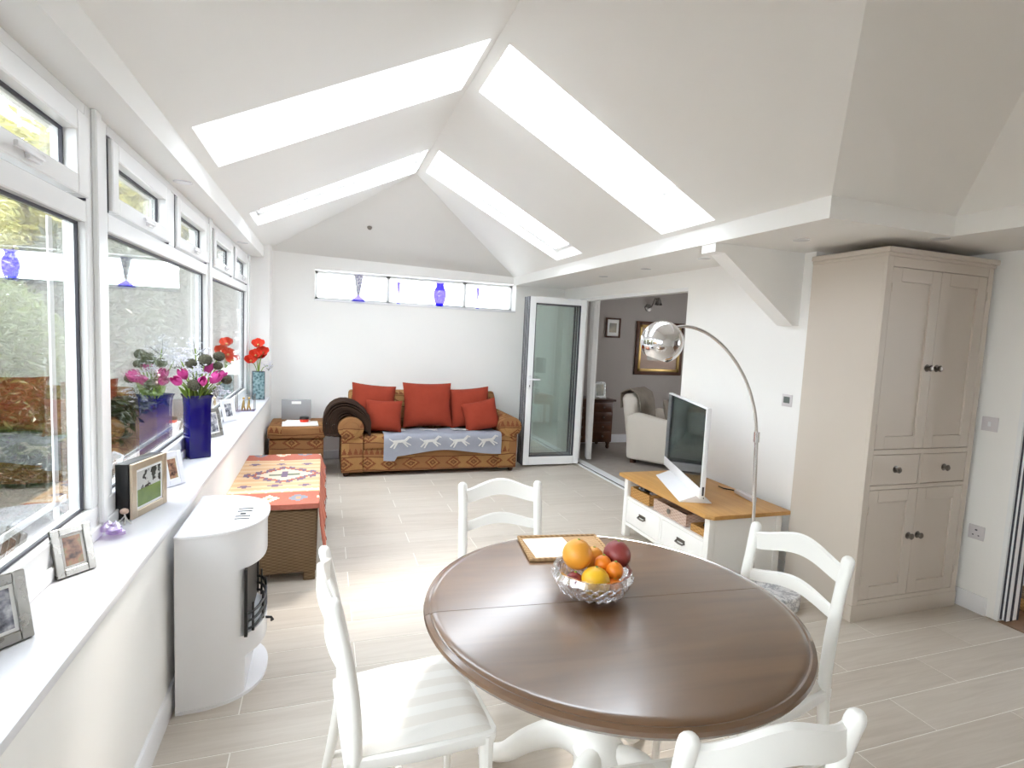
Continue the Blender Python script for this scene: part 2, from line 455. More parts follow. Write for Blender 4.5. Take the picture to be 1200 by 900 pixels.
def pillow(bm, w, h, t, n=12, pinch=0.06):
    """pillow in local x (w) and z (h), thickness along y, centred"""
    def f(a): return max(0.0, 1-abs(a)**2.6)**0.55
    grids = []
    for sgn in (1, -1):
        g = []
        for i in range(n+1):
            row = []
            for j in range(n+1):
                a = -1+2*i/n; b = -1+2*j/n
                k = 1 - pinch*(1-b*b); l = 1 - pinch*(1-a*a)
                y = sgn*t/2*f(a)*f(b)
                row.append(bm.verts.new((a*w/2*k, y, b*h/2*l)))
            g.append(row)
        grids.append(g)
    for gi, g in enumerate(grids):
        for i in range(n):
            for j in range(n):
                q = (g[i][j], g[i+1][j], g[i+1][j+1], g[i][j+1])
                bm.faces.new(q if gi else q[::-1])
    bmesh.ops.remove_doubles(bm, verts=bm.verts[:], dist=1e-4)
    bmesh.ops.recalc_face_normals(bm, faces=bm.faces[:])
    return bm

def meta(o, label=None, cat=None, group=None, kind=None):
    if label: o['label'] = label
    if cat: o['category'] = cat
    if group: o['group'] = group
    if kind: o['kind'] = kind
    return o
def obj(name, bm, mat, parent=None, bevel=0.0, seg=2, smooth=35, world=False, label=None):
    """one mesh object; world=True: coordinates are world ones, moved under the parent"""
    if bevel > 0:
        bmesh.ops.bevel(bm, geom=bm.edges[:], offset=bevel, segments=seg, profile=0.5, affect='EDGES', clamp_overlap=True)
    me = bpy.data.meshes.new(name)
    if parent is not None and world:
        mi = parent.matrix_basis.inverted()
        q = parent.parent
        while q is not None:
            mi = mi @ q.matrix_basis.inverted(); q = q.parent
        bm.transform(mi)
    bm.to_mesh(me); bm.free()
    if smooth:
        me.polygons.foreach_set('use_smooth', [True]*len(me.polygons))
        me.set_sharp_from_angle(angle=math.radians(smooth))
    if mat is not None: me.materials.append(M[mat] if isinstance(mat, str) else mat)
    o = bpy.data.objects.new(name, me); C.objects.link(o)
    if parent is not None: o.parent = parent
    if label: o['label'] = label
    return o
def thing(name, label, cat, loc=(0,0,0), rotz=0.0, group=None, kind=None):
    o = bpy.data.objects.new(name, None); C.objects.link(o)
    o.empty_display_size = 0.1
    o.location = loc; o.rotation_euler = (0,0,rotz)
    o.matrix_basis = Matrix.Translation(loc) @ Matrix.Rotation(rotz, 4, 'Z')
    return meta(o, label, cat, group, kind)
def solo(name, bm, mat, label, cat, loc=(0,0,0), rotz=0.0, group=None, kind=None, **kw):
    o = obj(name, bm, mat, None, **kw)
    o.location = loc; o.rotation_euler = (0,0,rotz)
    return meta(o, label, cat, group, kind)
def dup(root, loc, rotz, label, group=None):
    r = root.copy(); C.objects.link(r); r.location = loc; r.rotation_euler = (0,0,rotz)
    r['label'] = label
    if group: r['group'] = group
    for ch in list(root.children):
        c = ch.copy(); C.objects.link(c); c.parent = r
        for g in list(ch.children):
            d = g.copy(); C.objects.link(d); d.parent = c
    return r
def poly_holes(bm, outer, holes=()):
    loops = [[Vector(p) for p in outer]] + [[Vector(p) for p in h] for h in holes]
    allv = [bm.verts.new(p) for l in loops for p in l]
    for t in tessellate_polygon(loops):
        try: bm.faces.new([allv[i] for i in t])
        except ValueError: pass
    return bm

# ------------------------------------------------------------------ the room's measures
S, D, R, R2 = 0.789, 6.923, 3.6456, 4.489
F0, E, RF, YC, RE = 2.2436, 2.351, 2.909, 2.1257, 3.793
LX, LS, LE = -0.06, 2.31, 2.429           # left fascia plane, left soffit height, left eave
RX, RZ, RY = 1.415, 3.151, 5.68           # ridge
NB = -1.9                                 # wall behind the camera
WX = -0.20                                # inner face of the left windows
HX, HY = RE - (RF - RX), YC - (RF - RX)

# ---- floor with each wood-effect tile
fl = thing('floor', 'pale beige wood-effect tile floor with light grout', 'floor', (0,0,0), kind='structure')
obj('grout_bed', boxes(((-0.05,NB,-0.05),(R2+0.05,2.9,-0.0014)), ((-0.05,2.9,-0.05),(R+0.02,D,-0.0014))), 'grout', fl, smooth=0)
def tiles():
    row_w, L = 0.2145, 0.94; g = 0.0024
    cache = {}
    k0 = int(math.floor((NB-2.352)/row_w))
    for k in range(k0, 22):
        y0 = 2.352 + k*row_w; y1 = y0 + row_w
        y0c, y1c = max(y0, NB), min(y1, D)
        if y1c - y0c < 0.02: continue
        xmax = R2 if y1c < 2.87 else R
        off = 0.27 if k % 2 == 0 else 0.745
        x = off - L*math.ceil(off/L)
        while x < xmax:
            x0, x1 = max(x, 0.0), min(x+L, xmax)
            if x1 - x0 > 0.02:
                key = (round(x1-x0,3), round(y1c-y0c,3))
                if key not in cache:
                    b = bm_(); w2, h2 = (x1-x0)/2-g, (y1c-y0c)/2-g
                    box(b, (-w2,-h2,-0.012), (w2,h2,0.0))
                    o = obj('floor_tile', b, 'tile', fl, bevel=0.0008, seg=1, smooth=0); cache[key] = o
                else:
                    o = cache[key].copy(); C.objects.link(o); o.parent = fl
                o.location = ((x0+x1)/2, (y0c+y1c)/2, 0)
            x += L
tiles()

# ---- left wall, sill, baseboard
solo('wall_left', boxes(((-0.30,NB,0),(0,6.62,S-0.028)), ((-0.30,6.62,0),(0,D,2.6))), 'wall', 'white low wall under the long window with far pier', 'wall', kind='structure', smooth=0)
solo('trim_1', boxes(((-0.30,NB,S-0.028),(0.014,6.62,S))), 'sill', 'long white window sill above the low wall', 'window sill', kind='structure', bevel=0.005)
def base_l():
    b = bm_(); prism(b, [(0,0),(0.016,0),(0.016,0.085),(0.010,0.10),(0,0.105)], 1, NB, D-0.01); return b
solo('baseboard_left', base_l(), 'gloss', 'white skirting board along the low window wall', 'baseboard', kind='structure')

# ---- far wall with the slot window
fx0, fx1, fz0, fz1 = 0.46, 2.95, 1.912, 2.255
solo('wall_far', boxes(((-0.3,D,0),(fx0,D+0.25,2.75)), ((fx1,D,0),(R+0.1,D+0.25,2.75)), ((fx0,D,0),(fx1,D+0.25,fz0)), ((fx0,D,fz1),(fx1,D+0.25,2.75))),
     'wall', 'white end wall behind the sofa', 'wall', kind='structure', smooth=0)
solo('baseboard_far', boxes(((0.0,D-0.016,0),(R,D,0.10))), 'gloss', 'white skirting board behind the sofa', 'baseboard', kind='structure', bevel=0.004)
wf = thing('window_1', 'long narrow slot window high on the end wall', 'window', (1.7,D+0.2,fz0), kind='structure')
obj('window_frame', boxes(((fx0,D+0.17,fz0),(fx0+0.03,D+0.23,fz1)), ((fx1-0.03,D+0.17,fz0),(fx1,D+0.23,fz1)), ((fx0,D+0.17,fz0),(fx1,D+0.23,fz0+0.03)), ((fx0,D+0.17,fz1-0.03),(fx1,D+0.23,fz1)),
    ((1.30,D+0.17,fz0),(1.34,D+0.23,fz1)), ((2.28,D+0.17,fz0),(2.32,D+0.23,fz1))), 'upvc', wf, world=True, smooth=0)
for a, b2 in ((fx0+0.03,1.30),(1.34,2.28),(2.32,fx1-0.03)):
    obj('pane', boxes(((a,D+0.195,fz0+0.03),(b2,D+0.205,fz1-0.03))), 'glass', wf, world=True, smooth=0)
obj('window_ledge', boxes(((fx0-0.01,D-0.012,fz0-0.022),(fx1,D+0.17,fz0))), 'gloss', wf, world=True, bevel=0.003)

# ---- ceiling: vault, hip, wing, soffits
ce = thing('ceiling', 'white vaulted ceiling with hip end and boxed soffits', 'ceiling', (0,0,0), kind='structure')
sL = (RZ-LE)/(RX-LX); sR = (RZ-E)/(RF-RX)
zl = lambda x: LE + sL*(x-LX)
zr = lambda x: E + sR*(RF-x)
q = lambda f, pts: [(x, y, f(x)) for x, y in pts]
SK = {'L1': q(zl, [(0.0,2.90),(1.375,2.92),(1.372,3.575),(0.0,3.56)]), 'L2': q(zl, [(0.0,4.90),(1.39,4.86),(1.40,5.62),(0.0,5.47)]),
      'R1': q(zr, [(1.475,2.91),(2.87,2.93),(2.87,3.513),(1.475,3.53)]), 'R2': q(zr, [(1.47,4.79),(2.84,4.75),(2.84,5.36),(1.475,5.46)])}
b = bm_(); poly_holes(b, [(LX,NB,LE),(LX,D,LE),(RX,RY,RZ),(RX,NB,RZ)], [SK['L1'],SK['L2']])
obj('left_slope', b, 'ceil', ce, smooth=0)
b = bm_(); poly_holes(b, [(RF,D,E),(RF,YC,E),(RX,HY,RZ),(RX,RY,RZ)], [SK['R1'],SK['R2']])
obj('right_slope', b, 'ceil', ce, smooth=0)
b = bm_(); poly_holes(b, [(LX,D,LE),(RF,D,E),(RX,RY,RZ)]); obj('hip_end', b, 'ceil', ce, smooth=0)
b = bm_(); poly_holes(b, [(RF,YC,E),(RE,YC,E),(HX,HY,RZ),(RX,HY,RZ)]); poly_holes(b, [(RE,YC,E),(RE,NB,E),(HX,NB,RZ),(HX,HY,RZ)]); poly_holes(b, [(RX,HY,RZ),(HX,HY,RZ),(HX,NB,RZ),(RX,NB,RZ)])
obj('wing_slope', b, 'ceil', ce, smooth=0)
obj('left_soffit', boxes(((-0.45,NB,LS),(LX,D,2.62))), 'ceil', ce, smooth=0)
b = bm_(); prism(b, [(RF,D),(RF,YC),(RE,YC),(RE,NB),(R2+0.2,NB),(R2+0.2,D)], 2, F0, 2.62)
obj('right_soffit', b, 'ceil', ce, smooth=0)
def skylight(n, pts, nrm, label, dep=0.30):
    t = thing('window_%d' % n, label, 'skylight', sum((Vector(p) for p in pts), Vector())/4, kind='structure')
    N = Vector(nrm).normalized()
    P = [Vector(p) for p in pts]; c = sum(P, Vector())/4
    top = [p + Vector((0,0,dep)) for p in P]
    b = bm_(); lo = [b.verts.new(p) for p in P]; hi = [b.verts.new(p) for p in top]
    lo2 = [b.verts.new(p + (p-c).normalized()*0.03 + Vector((0,0,0.012))) for p in P]; hi2 = [b.verts.new(p + (p-c).normalized()*0.03) for p in top]
    for i in range(4):
        j = (i+1) % 4
        b.faces.new((lo[i], lo[j], hi[j], hi[i])); b.faces.new((lo2[i], hi2[i], hi2[j], lo2[j]))
    obj('shaft', b, 'ceil', t, world=True, smooth=0)
    b = bm_()
    for i in range(4):
        p, r = top[i], top[(i+1) % 4]
        ins = (c + Vector((0,0,dep)) - (p+r)/2).normalized()*0.028
        v = [p, r, r+ins, p+ins]; lo = [b.verts.new(a - N*0.02) for a in v]; hi = [b.verts.new(a + N*0.03) for a in v]
        b.faces.new(lo[::-1]); b.faces.new(hi)
        for k in range(4): b.faces.new((lo[k], lo[(k+1)%4], hi[(k+1)%4], hi[k]))
    obj('skylight_frame', b, 'upvc', t, world=True, smooth=0)
    b = bm_(); lo = [b.verts.new(a + N*0.02) for a in top]; hi = [b.verts.new(a + N*0.028) for a in top]
    b.faces.new(lo[::-1]); b.faces.new(hi)
    for k in range(4): b.faces.new((lo[k], lo[(k+1)%4], hi[(k+1)%4], hi[k]))
    obj('pane', b, 'skyglass', t, world=True, smooth=0)
skylight(2, SK['L1'], (-sL,0,1), 'large left-hand roof skylight nearer the camera')
skylight(3, SK['L2'], (-sL,0,1), 'left-hand roof skylight nearer the end wall', 0.12)
skylight(4, SK['R1'], (sR,0,1), 'large right-hand roof skylight nearer the camera')
skylight(5, SK['R2'], (sR,0,1), 'right-hand roof skylight nearer the end wall', 0.12)

# ---- right wall, bracket, return wall, wing wall
solo('wall_right', boxes(((R,2.87,0),(R+0.14,4.217,2.4)), ((R,4.217,2.10),(R+0.14,6.47,2.4)), ((R,6.47,0),(R+0.14,D,2.4)), ((R+0.14,2.87,0),(R2+0.15,2.99,2.4))),
     'wall', 'white right-hand wall beside the folding door opening', 'wall', kind='structure', smooth=0)
b = bm_(); prism(b, [(2.915,F0+0.01),(2.915,F0-0.055),(2.99,F0-0.058),(R-0.055,1.753),(R,1.753),(R,F0+0.01)], 1, 2.965, 3.10)
solo('trim_2', b, 'wall', 'white triangular boxed bracket holding up the soffit', 'bracket', kind='structure', smooth=0)
solo('wall_wing', boxes(((R2,2.10,0),(R2+0.15,2.868,2.4)), ((R2,NB,2.06),(R2+0.15,2.10,2.4)), ((R2,NB,0),(R2+0.15,-0.6,2.06))), 'wall', 'white wall between tall cabinet and kitchen door', 'wall', kind='structure', smooth=0)
solo('wall_back', boxes(((-0.45,NB-0.1,0),(R2+0.2,NB,3.4))), 'wall', 'white wall behind the viewpoint', 'wall', kind='structure', smooth=0)
solo('baseboard_wing', boxes(((R2-0.016,2.14,0),(R2,2.87,0.115))), 'gloss', 'short white skirting board beside tall cabinet', 'baseboard', kind='structure', bevel=0.005)
solo('baseboard_right', boxes(((R-0.016,2.87,0),(R,4.20,0.115))), 'gloss', 'white skirting board behind the television stand', 'baseboard', kind='structure', bevel=0.005)

# ---- left windows: three bays in view and one beside the camera
def bay(n, y0, y1, m0, m1, label):
    """frame opening y0..y1; m0/m1 outer extents of the posts"""
    t = thing('window_%d' % n, label, 'window', (WX,(y0+y1)/2,S), kind='structure')
    xo, xi = WX-0.07, WX
    zb, zt0, zt1, zh = 0.905, 1.915, 1.985, 2.268
    yc = (y0+y1)/2; c0, c1 = yc-0.06, yc+0.06
    obj('window_frame', boxes(((xo,m0,S),(xi,m1,zb)), ((xo,m0,zb),(xi,y0,LS)), ((xo,y1,zb),(xi,m1,LS)), ((xo,y0,zt0),(xi,y1,zt1)), ((xo,y0,zh),(xi,y1,LS)), ((xo,c0,zt1),(xi,c1,zh)),
        ((xi,m0,S),(xi+0.012,m1,0.835)), ((xi,y1+0.05,0.835),(xi+0.018,min(m1,y1+0.13),LS)) ), 'upvc', t, world=True, bevel=0.004, seg=1)
    obj('gasket', boxes(((xo+0.036,y0,zb),(xo+0.045,y0+0.010,zt0)), ((xo+0.036,y1-0.010,zb),(xo+0.045,y1,zt0)), ((xo+0.036,y0+0.01,zb),(xo+0.045,y1-0.01,zb+0.009)), ((xo+0.036,y0+0.01,zt0-0.009),(xo+0.045,y1-0.01,zt0))), 'gasket', t, world=True, smooth=0)
    obj('spacer_bar', boxes(((xo-0.012,y1-0.085,zb),(xo-0.006,y1-0.055,zt0)), ((xo-0.012,y0,zb+0.04),(xo-0.006,y1,zb+0.06))), 'upvc', t, world=True, smooth=0)
    obj('pane', boxes(((xo+0.026,y0+0.003,zb+0.003),(xo+0.034,y1-0.003,zt0-0.003))), 'glass', t, world=True, smooth=0, label='large fixed lower pane')
    for a, b2 in ((y0,c0),(c1,y1)):
        s = obj('top_light', boxes(((xo+0.01,a+0.01,zt1+0.008),(xi+0.016,a+0.075,zh-0.008)), ((xo+0.01,b2-0.10,zt1+0.008),(xi+0.016,b2-0.01,zh-0.008)), ((xo+0.01,a+0.075,zt1+0.008),(xi+0.016,b2-0.10,zt1+0.07)), ((xo+0.01,a+0.075,zh-0.075),(xi+0.016,b2-0.10,zh-0.008))), 'upvc', t, world=True, bevel=0.004, seg=1)
        obj('gasket', boxes(((xo+0.014,a+0.001,zt1+0.001),(xi+0.001,a+0.009,zh-0.008)), ((xo+0.014,b2-0.009,zt1+0.001),(xi+0.001,b2-0.001,zh-0.008)), ((xo+0.014,a+0.001,zh-0.007),(xi+0.001,b2-0.001,zh-0.001)),
            ((xo+0.036,b2-0.110,zt1+0.07),(xo+0.046,b2-0.10,zh-0.075)), ((xo+0.036,a+0.075,zh-0.083),(xo+0.046,b2-0.11,zh-0.075))), 'gasket', s, world=True, smooth=0)
        obj('pane', boxes(((xo+0.026,a+0.076,zt1+0.071),(xo+0.034,b2-0.101,zh-0.076))), 'glass', s, world=True, smooth=0)
        ym = (a+b2)/2
        hb = bm_(); box(hb, (xi+0.016,ym-0.02,zt1+0.022), (xi+0.03,ym+0.05,zt1+0.05)); box(hb, (xi+0.03,ym-0.11,zt1+0.030), (xi+0.042,ym+0.04,zt1+0.046))
        obj('handle', hb, 'gloss', s, world=True, bevel=0.004)
bay(6, 0.47, 2.30, 0.36, 2.40, 'left window bay nearest the camera with large pane')
bay(7, 2.50, 4.335, 2.40, 4.445, 'middle left window bay behind the blue flower vase')
bay(8, 4.55, 6.40, 4.445, 6.62, 'farthest left window bay beside the end wall')
bay(9, -1.56, 0.27, NB, 0.36, 'left window bay beside the viewpoint')

# ---- folding doors to the sitting room, stacked at the far end
dr = thing('door_1', 'white folding glass doors stacked open beside the sofa', 'folding door', (3.27,6.3,0), kind='structure')
def panel(y, handle):
    x0, x1, z0, z1, fw, th = 2.885, 3.63, 0.025, 2.07, 0.075, 0.05
    p = obj('door_panel', boxes(((x0,y,z0),(x0+fw,y+th,z1)), ((x1-fw,y,z0),(x1,y+th,z1)), ((x0+fw,y,z0),(x1-fw,y+th,z0+0.10)), ((x0+fw,y,z1-fw),(x1-fw,y+th,z1))), 'upvc', dr, world=True, bevel=0.003, seg=1)
    obj('gasket', boxes(((x0+fw,y+0.008,z0+0.10),(x0+fw+0.012,y+th-0.008,z1-fw)), ((x1-fw-0.012,y+0.008,z0+0.10),(x1-fw,y+th-0.008,z1-fw)), ((x0+fw,y+0.008,z0+0.10),(x1-fw,y+th-0.008,z0+0.112)), ((x0+fw,y+0.008,z1-fw-0.012),(x1-fw,y+th-0.008,z1-fw)),
        ((x0-0.006,y+0.002,z0),(x0,y+0.014,z1)), ((x0-0.006,y+0.036,z0),(x0,y+0.048,z1))), 'gasket', p, world=True, smooth=0)
    obj('pane', boxes(((x0+fw+0.004,y+0.02,z0+0.104),(x1-fw-0.004,y+0.03,z1-fw-0.004))), 'doorglass', p, world=True, smooth=0)
    if handle:
        h = bm_(); box(h, (x0+0.02,y-0.014,0.96), (x0+0.05,y,1.12)); box(h, (x0+0.03,y-0.045,1.07), (x0+0.16,y-0.028,1.09)); box(h, (x0+0.03,y-0.03,1.07), (x0+0.048,y,1.09))
        obj('handle', h, 'gloss', p, world=True, bevel=0.004)
        obj('keyhole', boxes(((x0+0.03,y-0.016,0.985),(x0+0.04,y-0.0135,1.01))), 'black', p, world=True, smooth=0)
panel(6.19, True); panel(6.262, False); panel(6.334, False)
solo('trim_3', boxes(((R-0.005,4.217,0.0),(R+0.015,6.47,0.014)), ((R+0.05,4.217,0.0),(R+0.14,6.47,0.02))), 'upvc', 'white and grey sliding track threshold of the folding doors', 'threshold', kind='structure', smooth=0)
solo('trim_4', boxes(((R+0.015,4.217,0.0),(R+0.05,6.47,0.008))), 'gasket', 'dark groove of the folding door floor track', 'door track', kind='structure', smooth=0)
solo('trim_5', boxes(((R+0.012,4.217,2.065),(R+0.1,6.47,2.10)), ((R+0.02,4.217,0.0),(R+0.09,4.232,2.065))), 'upvc', 'white head rail and jamb of folding door opening', 'door frame', kind='structure', smooth=0)

# ---- sitting room beyond the folding doors
solo('floor_sitting_room', boxes(((R+0.14,2.99,-0.05),(7.2,7.53,0.004))), 'carpet', 'grey carpet of the sitting room beyond', 'carpet', kind='structure', smooth=0)
solo('wall_sitting_room_back', boxes(((3.4,7.53,0),(7.3,7.65,2.7))), 'wall2', 'greige back wall of the sitting room', 'wall', kind='structure', smooth=0)
solo('wall_sitting_room_side', boxes(((7.2,2.9,0),(7.3,4.4,2.7)), ((7.2,5.6,0),(7.3,7.6,2.7)), ((7.2,4.4,0),(7.3,5.6,1.0)), ((7.2,4.4,2.0),(7.3,5.6,2.7))), 'wall2', 'greige side wall of the sitting room with added daylight opening', 'wall', kind='structure', smooth=0)  # unseen opening in this side wall, added to light the sitting room
solo('wall_sitting_room_left', boxes(((R,6.923,0),(R+0.14,7.53,2.7))), 'wall2', 'greige wall beside the curtain', 'wall', kind='structure', smooth=0)
solo('wall_sitting_room_near', boxes(((R2+0.15,2.87,0),(7.3,2.99,2.7))), 'wall2', 'greige near wall of the sitting room', 'wall', kind='structure', smooth=0)
solo('ceiling_sitting_room', boxes(((R+0.0,2.9,2.40),(7.3,7.6,2.5))), 'ceil', 'white flat ceiling of the sitting room', 'ceiling', kind='structure', smooth=0)
solo('baseboard_sitting_room', boxes(((R+0.14,7.51,0),(7.2,7.53,0.13))), 'gloss', 'white skirting board of sitting room', 'baseboard', kind='structure', bevel=0.004)

# ---- kitchen beyond the wing door
solo('floor_kitchen', boxes(((R2,NB,-0.05),(7.3,2.87,0.003))), 'kitchenfloor', 'brown wooden kitchen floor', 'floor', kind='structure', smooth=0)
solo('wall_kitchen', boxes(((7.2,NB,0),(7.3,0.2,2.7)), ((7.2,1.6,0),(7.3,2.9,2.7)), ((7.2,0.2,0),(7.3,1.6,1.0)), ((7.2,0.2,2.1),(7.3,1.6,2.7)), ((R2+0.1,NB-0.1,0),(7.3,NB,2.7)), ((R2+0.15,2.84,0),(7.2,2.87,2.5))), 'wall2', 'kitchen wall seen through the right-hand door', 'wall', kind='structure', smooth=0)  # outer wall has an unseen opening, added to let daylight into the kitchen
solo('ceiling_kitchen', boxes(((R2+0.15,NB,2.40),(7.3,2.9,2.5))), 'ceil', 'white kitchen ceiling', 'ceiling', kind='structure', smooth=0)

# ================================================================== furniture
# ---- sofa
SX0, SX1, SYF, SYB = 0.755, 2.745, 6.0, 6.86
sofa = thing('sofa', 'kilim-upholstered sofa with rolled arms against the end wall', 'sofa', ((SX0+SX1)/2, 6.43, 0))
def arm(x_in, x_out):
    s = 1 if x_out > x_in else -1
    b = bm_(); prism(b, [(x_in,0.05),(x_out,0.05),(x_out,0.47),(x_in,0.47)], 1, SYF+0.005, SYB-0.02)
    cx = (x_in+x_out)/2 + s*0.02
    n = 20; r = 0.135
    pts = [(cx + r*math.cos(2*PI*k/n), 0.535 + r*0.88*math.sin(2*PI*k/n)) for k in range(n)]
    prism(b, pts, 1, SYF-0.02, SYB-0.02)
    a = obj('arm', b, 'sofa', sofa, world=True, bevel=0.012, seg=2, smooth=50)
    c = bm_(); pts2 = [(cx + 0.085*math.cos(2*PI*k/n), 0.535 + 0.085*0.88*math.sin(2*PI*k/n)) for k in range(n)]
    prism(c, pts2, 1, SYF-0.032, SYF-0.018); obj('arm_facing', c, 'sofa', a, world=True, bevel=0.005, smooth=50)
arm(SX0+0.235, SX0+0.01); arm(SX1-0.235, SX1-0.01)
obj('base', boxes(((SX0+0.23,SYF+0.02,0.05),(SX1-0.23,SYB-0.02,0.30))), 'sofa', sofa, world=True, bevel=0.015)
b = bm_(); box(b, (SX0+0.235,SYF+0.0,0.295), (SX1-0.235,SYB-0.2,0.455)); obj('seat_cushion', b, 'sofa', sofa, world=True, bevel=0.035, seg=3)
b = bm_(); prism(b, [(SYB-0.30,0.40),(SYB-0.02,0.30),(SYB,0.80),(SYB-0.05,0.86),(SYB-0.12,0.87),(SYB-0.19,0.82)], 0, SX0+0.10, SX1-0.10); obj('back', b, 'sofa', sofa, world=True, bevel=0.03, seg=3)
for k in range(2):
    x0 = SX0+0.25 + k*0.75
    b = bm_(); pillow(b, 0.74, 0.46, 0.2); bmesh.ops.transform(b, matrix=Matrix.Translation((x0+0.37, SYB-0.33, 0.68)) @ Matrix.Rotation(-0.2, 4, 'X'), verts=b.verts[:])
    obj('back_cushion', b, 'sofa', sofa, world=True, smooth=80)
for x in (SX0+0.06, SX1-0.06):
    for y in (SYF+0.07, SYB-0.08):
        b = bm_(); lathe(b, [(0.02,0),(0.03,0.02),(0.035,0.06)], 12, (x,y,0)); obj('foot', b, 'darkwood', sofa, world=True)

def cushion(x, z, w, h, y, rx, ry, rz, label, t=0.17):
    b = bm_(); pillow(b, w, h, t, 14)
    o = obj('cushion', b, 'rust', None, smooth=80)
    o.location = (x, y, z); o.rotation_euler = (rx, ry, rz)
    meta(o, label, 'cushion', 'rust cushions on the kilim sofa')
cushion(1.11, 0.745, 0.50, 0.46, 6.36, -0.28, 0.10, 0.10, 'rust cushion leaning at back left of sofa, behind a smaller one')
cushion(1.21, 0.640, 0.40, 0.36, 6.18, -0.34, 0.04, -0.06, 'smaller rust cushion in front at the left end of sofa')
cushion(1.725, 0.745, 0.57, 0.52, 6.34, -0.28, 0.0, 0.0, 'large square rust cushion alone at the middle of sofa')
cushion(2.235, 0.715, 0.50, 0.47, 6.36, -0.28, -0.10, -0.12, 'rust cushion leaning at back right of sofa, behind a smaller one')
cushion(2.33, 0.640, 0.42, 0.36, 6.19, -0.36, -0.22, -0.12, 'smaller rust cushion tilted in front at the right end of sofa')

# grey throw over the seat front
def throw_fn(u, v):
    x = 1.20 + 1.33*v; s = u*0.62
    skew = -0.05*math.sin(v*3.1)
    drop = 0.20 + 0.03*math.sin(v*7+1) + (0.05 if v < 0.12 else 0)
    if s < 0.38:
        y = 6.37 - s; z = 0.468 + 0.006*math.sin(v*23+s*9) + (0.0 if s < 0.32 else 0)
    else:
        k = (s-0.38)/0.24; a = min(1.0, k*3)
        y = 5.985 - 0.018*math.sin(a*PI/2) - 0.004*math.sin(v*20); z = 0.468 - 0.012*a - k*drop
    return ((x + skew*u, y, z), (v*1.33, s))
b = bm_(); sheet(b, throw_fn, 22, 40, 0.006); bmesh.ops.recalc_face_normals(b, faces=b.faces[:])
th = thing('throw_blanket', 'grey throw with running zebra motifs over the sofa seat', 'blanket', (1.86, 6.1, 0.46))
obj('cloth', b, 'throw', th, world=True, smooth=60)
def zebra(x, y, z, s, flip, lie):
    b = bm_(); f = -1 if flip else 1
    parts = [((0,0.05),(0.13,0.06),(0.15,0.03),(0.0,0.02)), ((0.12,0.055),(0.165,0.10),(0.185,0.085),(0.15,0.04)), ((0.165,0.10),(0.20,0.09),(0.205,0.075),(0.18,0.078)),
             ((0.0,0.045),(-0.05,0.075),(-0.045,0.06),(0.0,0.03)), ((0.01,0.03),(-0.04,-0.03),(-0.025,-0.035),(0.035,0.025)), ((0.03,0.03),(0.0,-0.045),(0.015,-0.045),(0.055,0.025)), ((0.12,0.035),(0.17,-0.02),(0.16,-0.03),(0.10,0.025)), ((0.13,0.04),(0.20,0.0),(0.20,-0.012),(0.12,0.025))]
    for p in parts:
        vs_ = []
        for q_ in ((0,),(1,)):
            for px, pz in p:
                X_ = x + f*px*s; Z_ = pz*s
                vs_.append(b.verts.new((X_, y - q_[0]*0.004, z + Z_) if not lie else (X_, y + Z_, z + q_[0]*0.004)))
        n = 4
        b.faces.new(vs_[:n]); b.faces.new(vs_[n:][::-1])
        for i in range(n): b.faces.new((vs_[i], vs_[(i+1)%n], vs_[n+(i+1)%n], vs_[n+i]))
    bmesh.ops.recalc_face_normals(b, faces=b.faces[:])
    obj('zebra_motif', b, 'motif', th, world=True, smooth=0)
for k in range(4): zebra(1.30 + k*0.33, 5.962, 0.355, 0.95, False, False)
for k in range(3): zebra(1.42 + k*0.36, 6.16, 0.478, 0.8, True, True)

# folded brown blanket on the left arm
def blanket_fold(k, n=5):
    def fn(u, v):
        a = -0.35*PI + u*1.45*PI; r = 0.142 + 0.020*k
        cx, cz = 0.853, 0.538
        y = 6.04 + 0.36*v - 0.008*k + 0.02*math.sin(u*3)*v
        return ((min(1.035 + 0.004*k, cx - r*math.cos(a*0.9 - 0.1)), y, max(0.43 + 0.004*k, cz + r*math.sin(a)*1.0 + 0.012*math.sin(v*9+k))), (u, v))
    b = bm_(); sheet(b, fn, 18, 10, 0.016); bmesh.ops.recalc_face_normals(b, faces=b.faces[:]); return b
bl = thing('folded_blanket', 'dark brown folded blanket draped over the left sofa arm', 'blanket', (0.84, 6.2, 0.62))
for k in range(8): obj('fold', blanket_fold(k), 'brownblanket', bl, world=True, smooth=60)

# ---- kilim covered chest beside the sofa
ot = thing('storage_ottoman', 'kilim-covered storage box with lid beside the sofa', 'ottoman', (0.32, 6.4, 0))
obj('body', boxes(((0.05,6.09,0.04),(0.585,6.66,0.405))), 'sofa', ot, world=True, bevel=0.012)
obj('lid', boxes(((0.035,6.07,0.415),(0.60,6.68,0.54))), 'sofa', ot, world=True, bevel=0.02, seg=3)
for x in (0.09,0.545):
    for y in (6.13,6.62): obj('foot', boxes(((x-0.025,y-0.025,0),(x+0.025,y+0.025,0.045))), 'darkwood', ot, world=True, bevel=0.004)
solo('newspaper', boxes(((-0.18,-0.13,0),(0.18,0.13,0.012))), 'paper', 'white newspaper lying flat on the kilim storage box', 'newspaper', (0.345,6.24,0.541), 0.05, bevel=0.003)
solo('magazine', boxes(((-0.12,-0.08,0),(0.12,0.08,0.01))), 'paper', 'open white magazine on top of the newspaper', 'magazine', (0.31,6.31,0.5535), -0.18, bevel=0.002)
b = bm_(); lathe(b, [(0.0,0),(0.042,0),(0.045,0.008),(0.045,0.03)], 20)
tn = thing('tin', 'small red and black round tin on the magazine', 'tin', (0.385,6.26,0.565)); obj('can', b, 'poppy', tn)
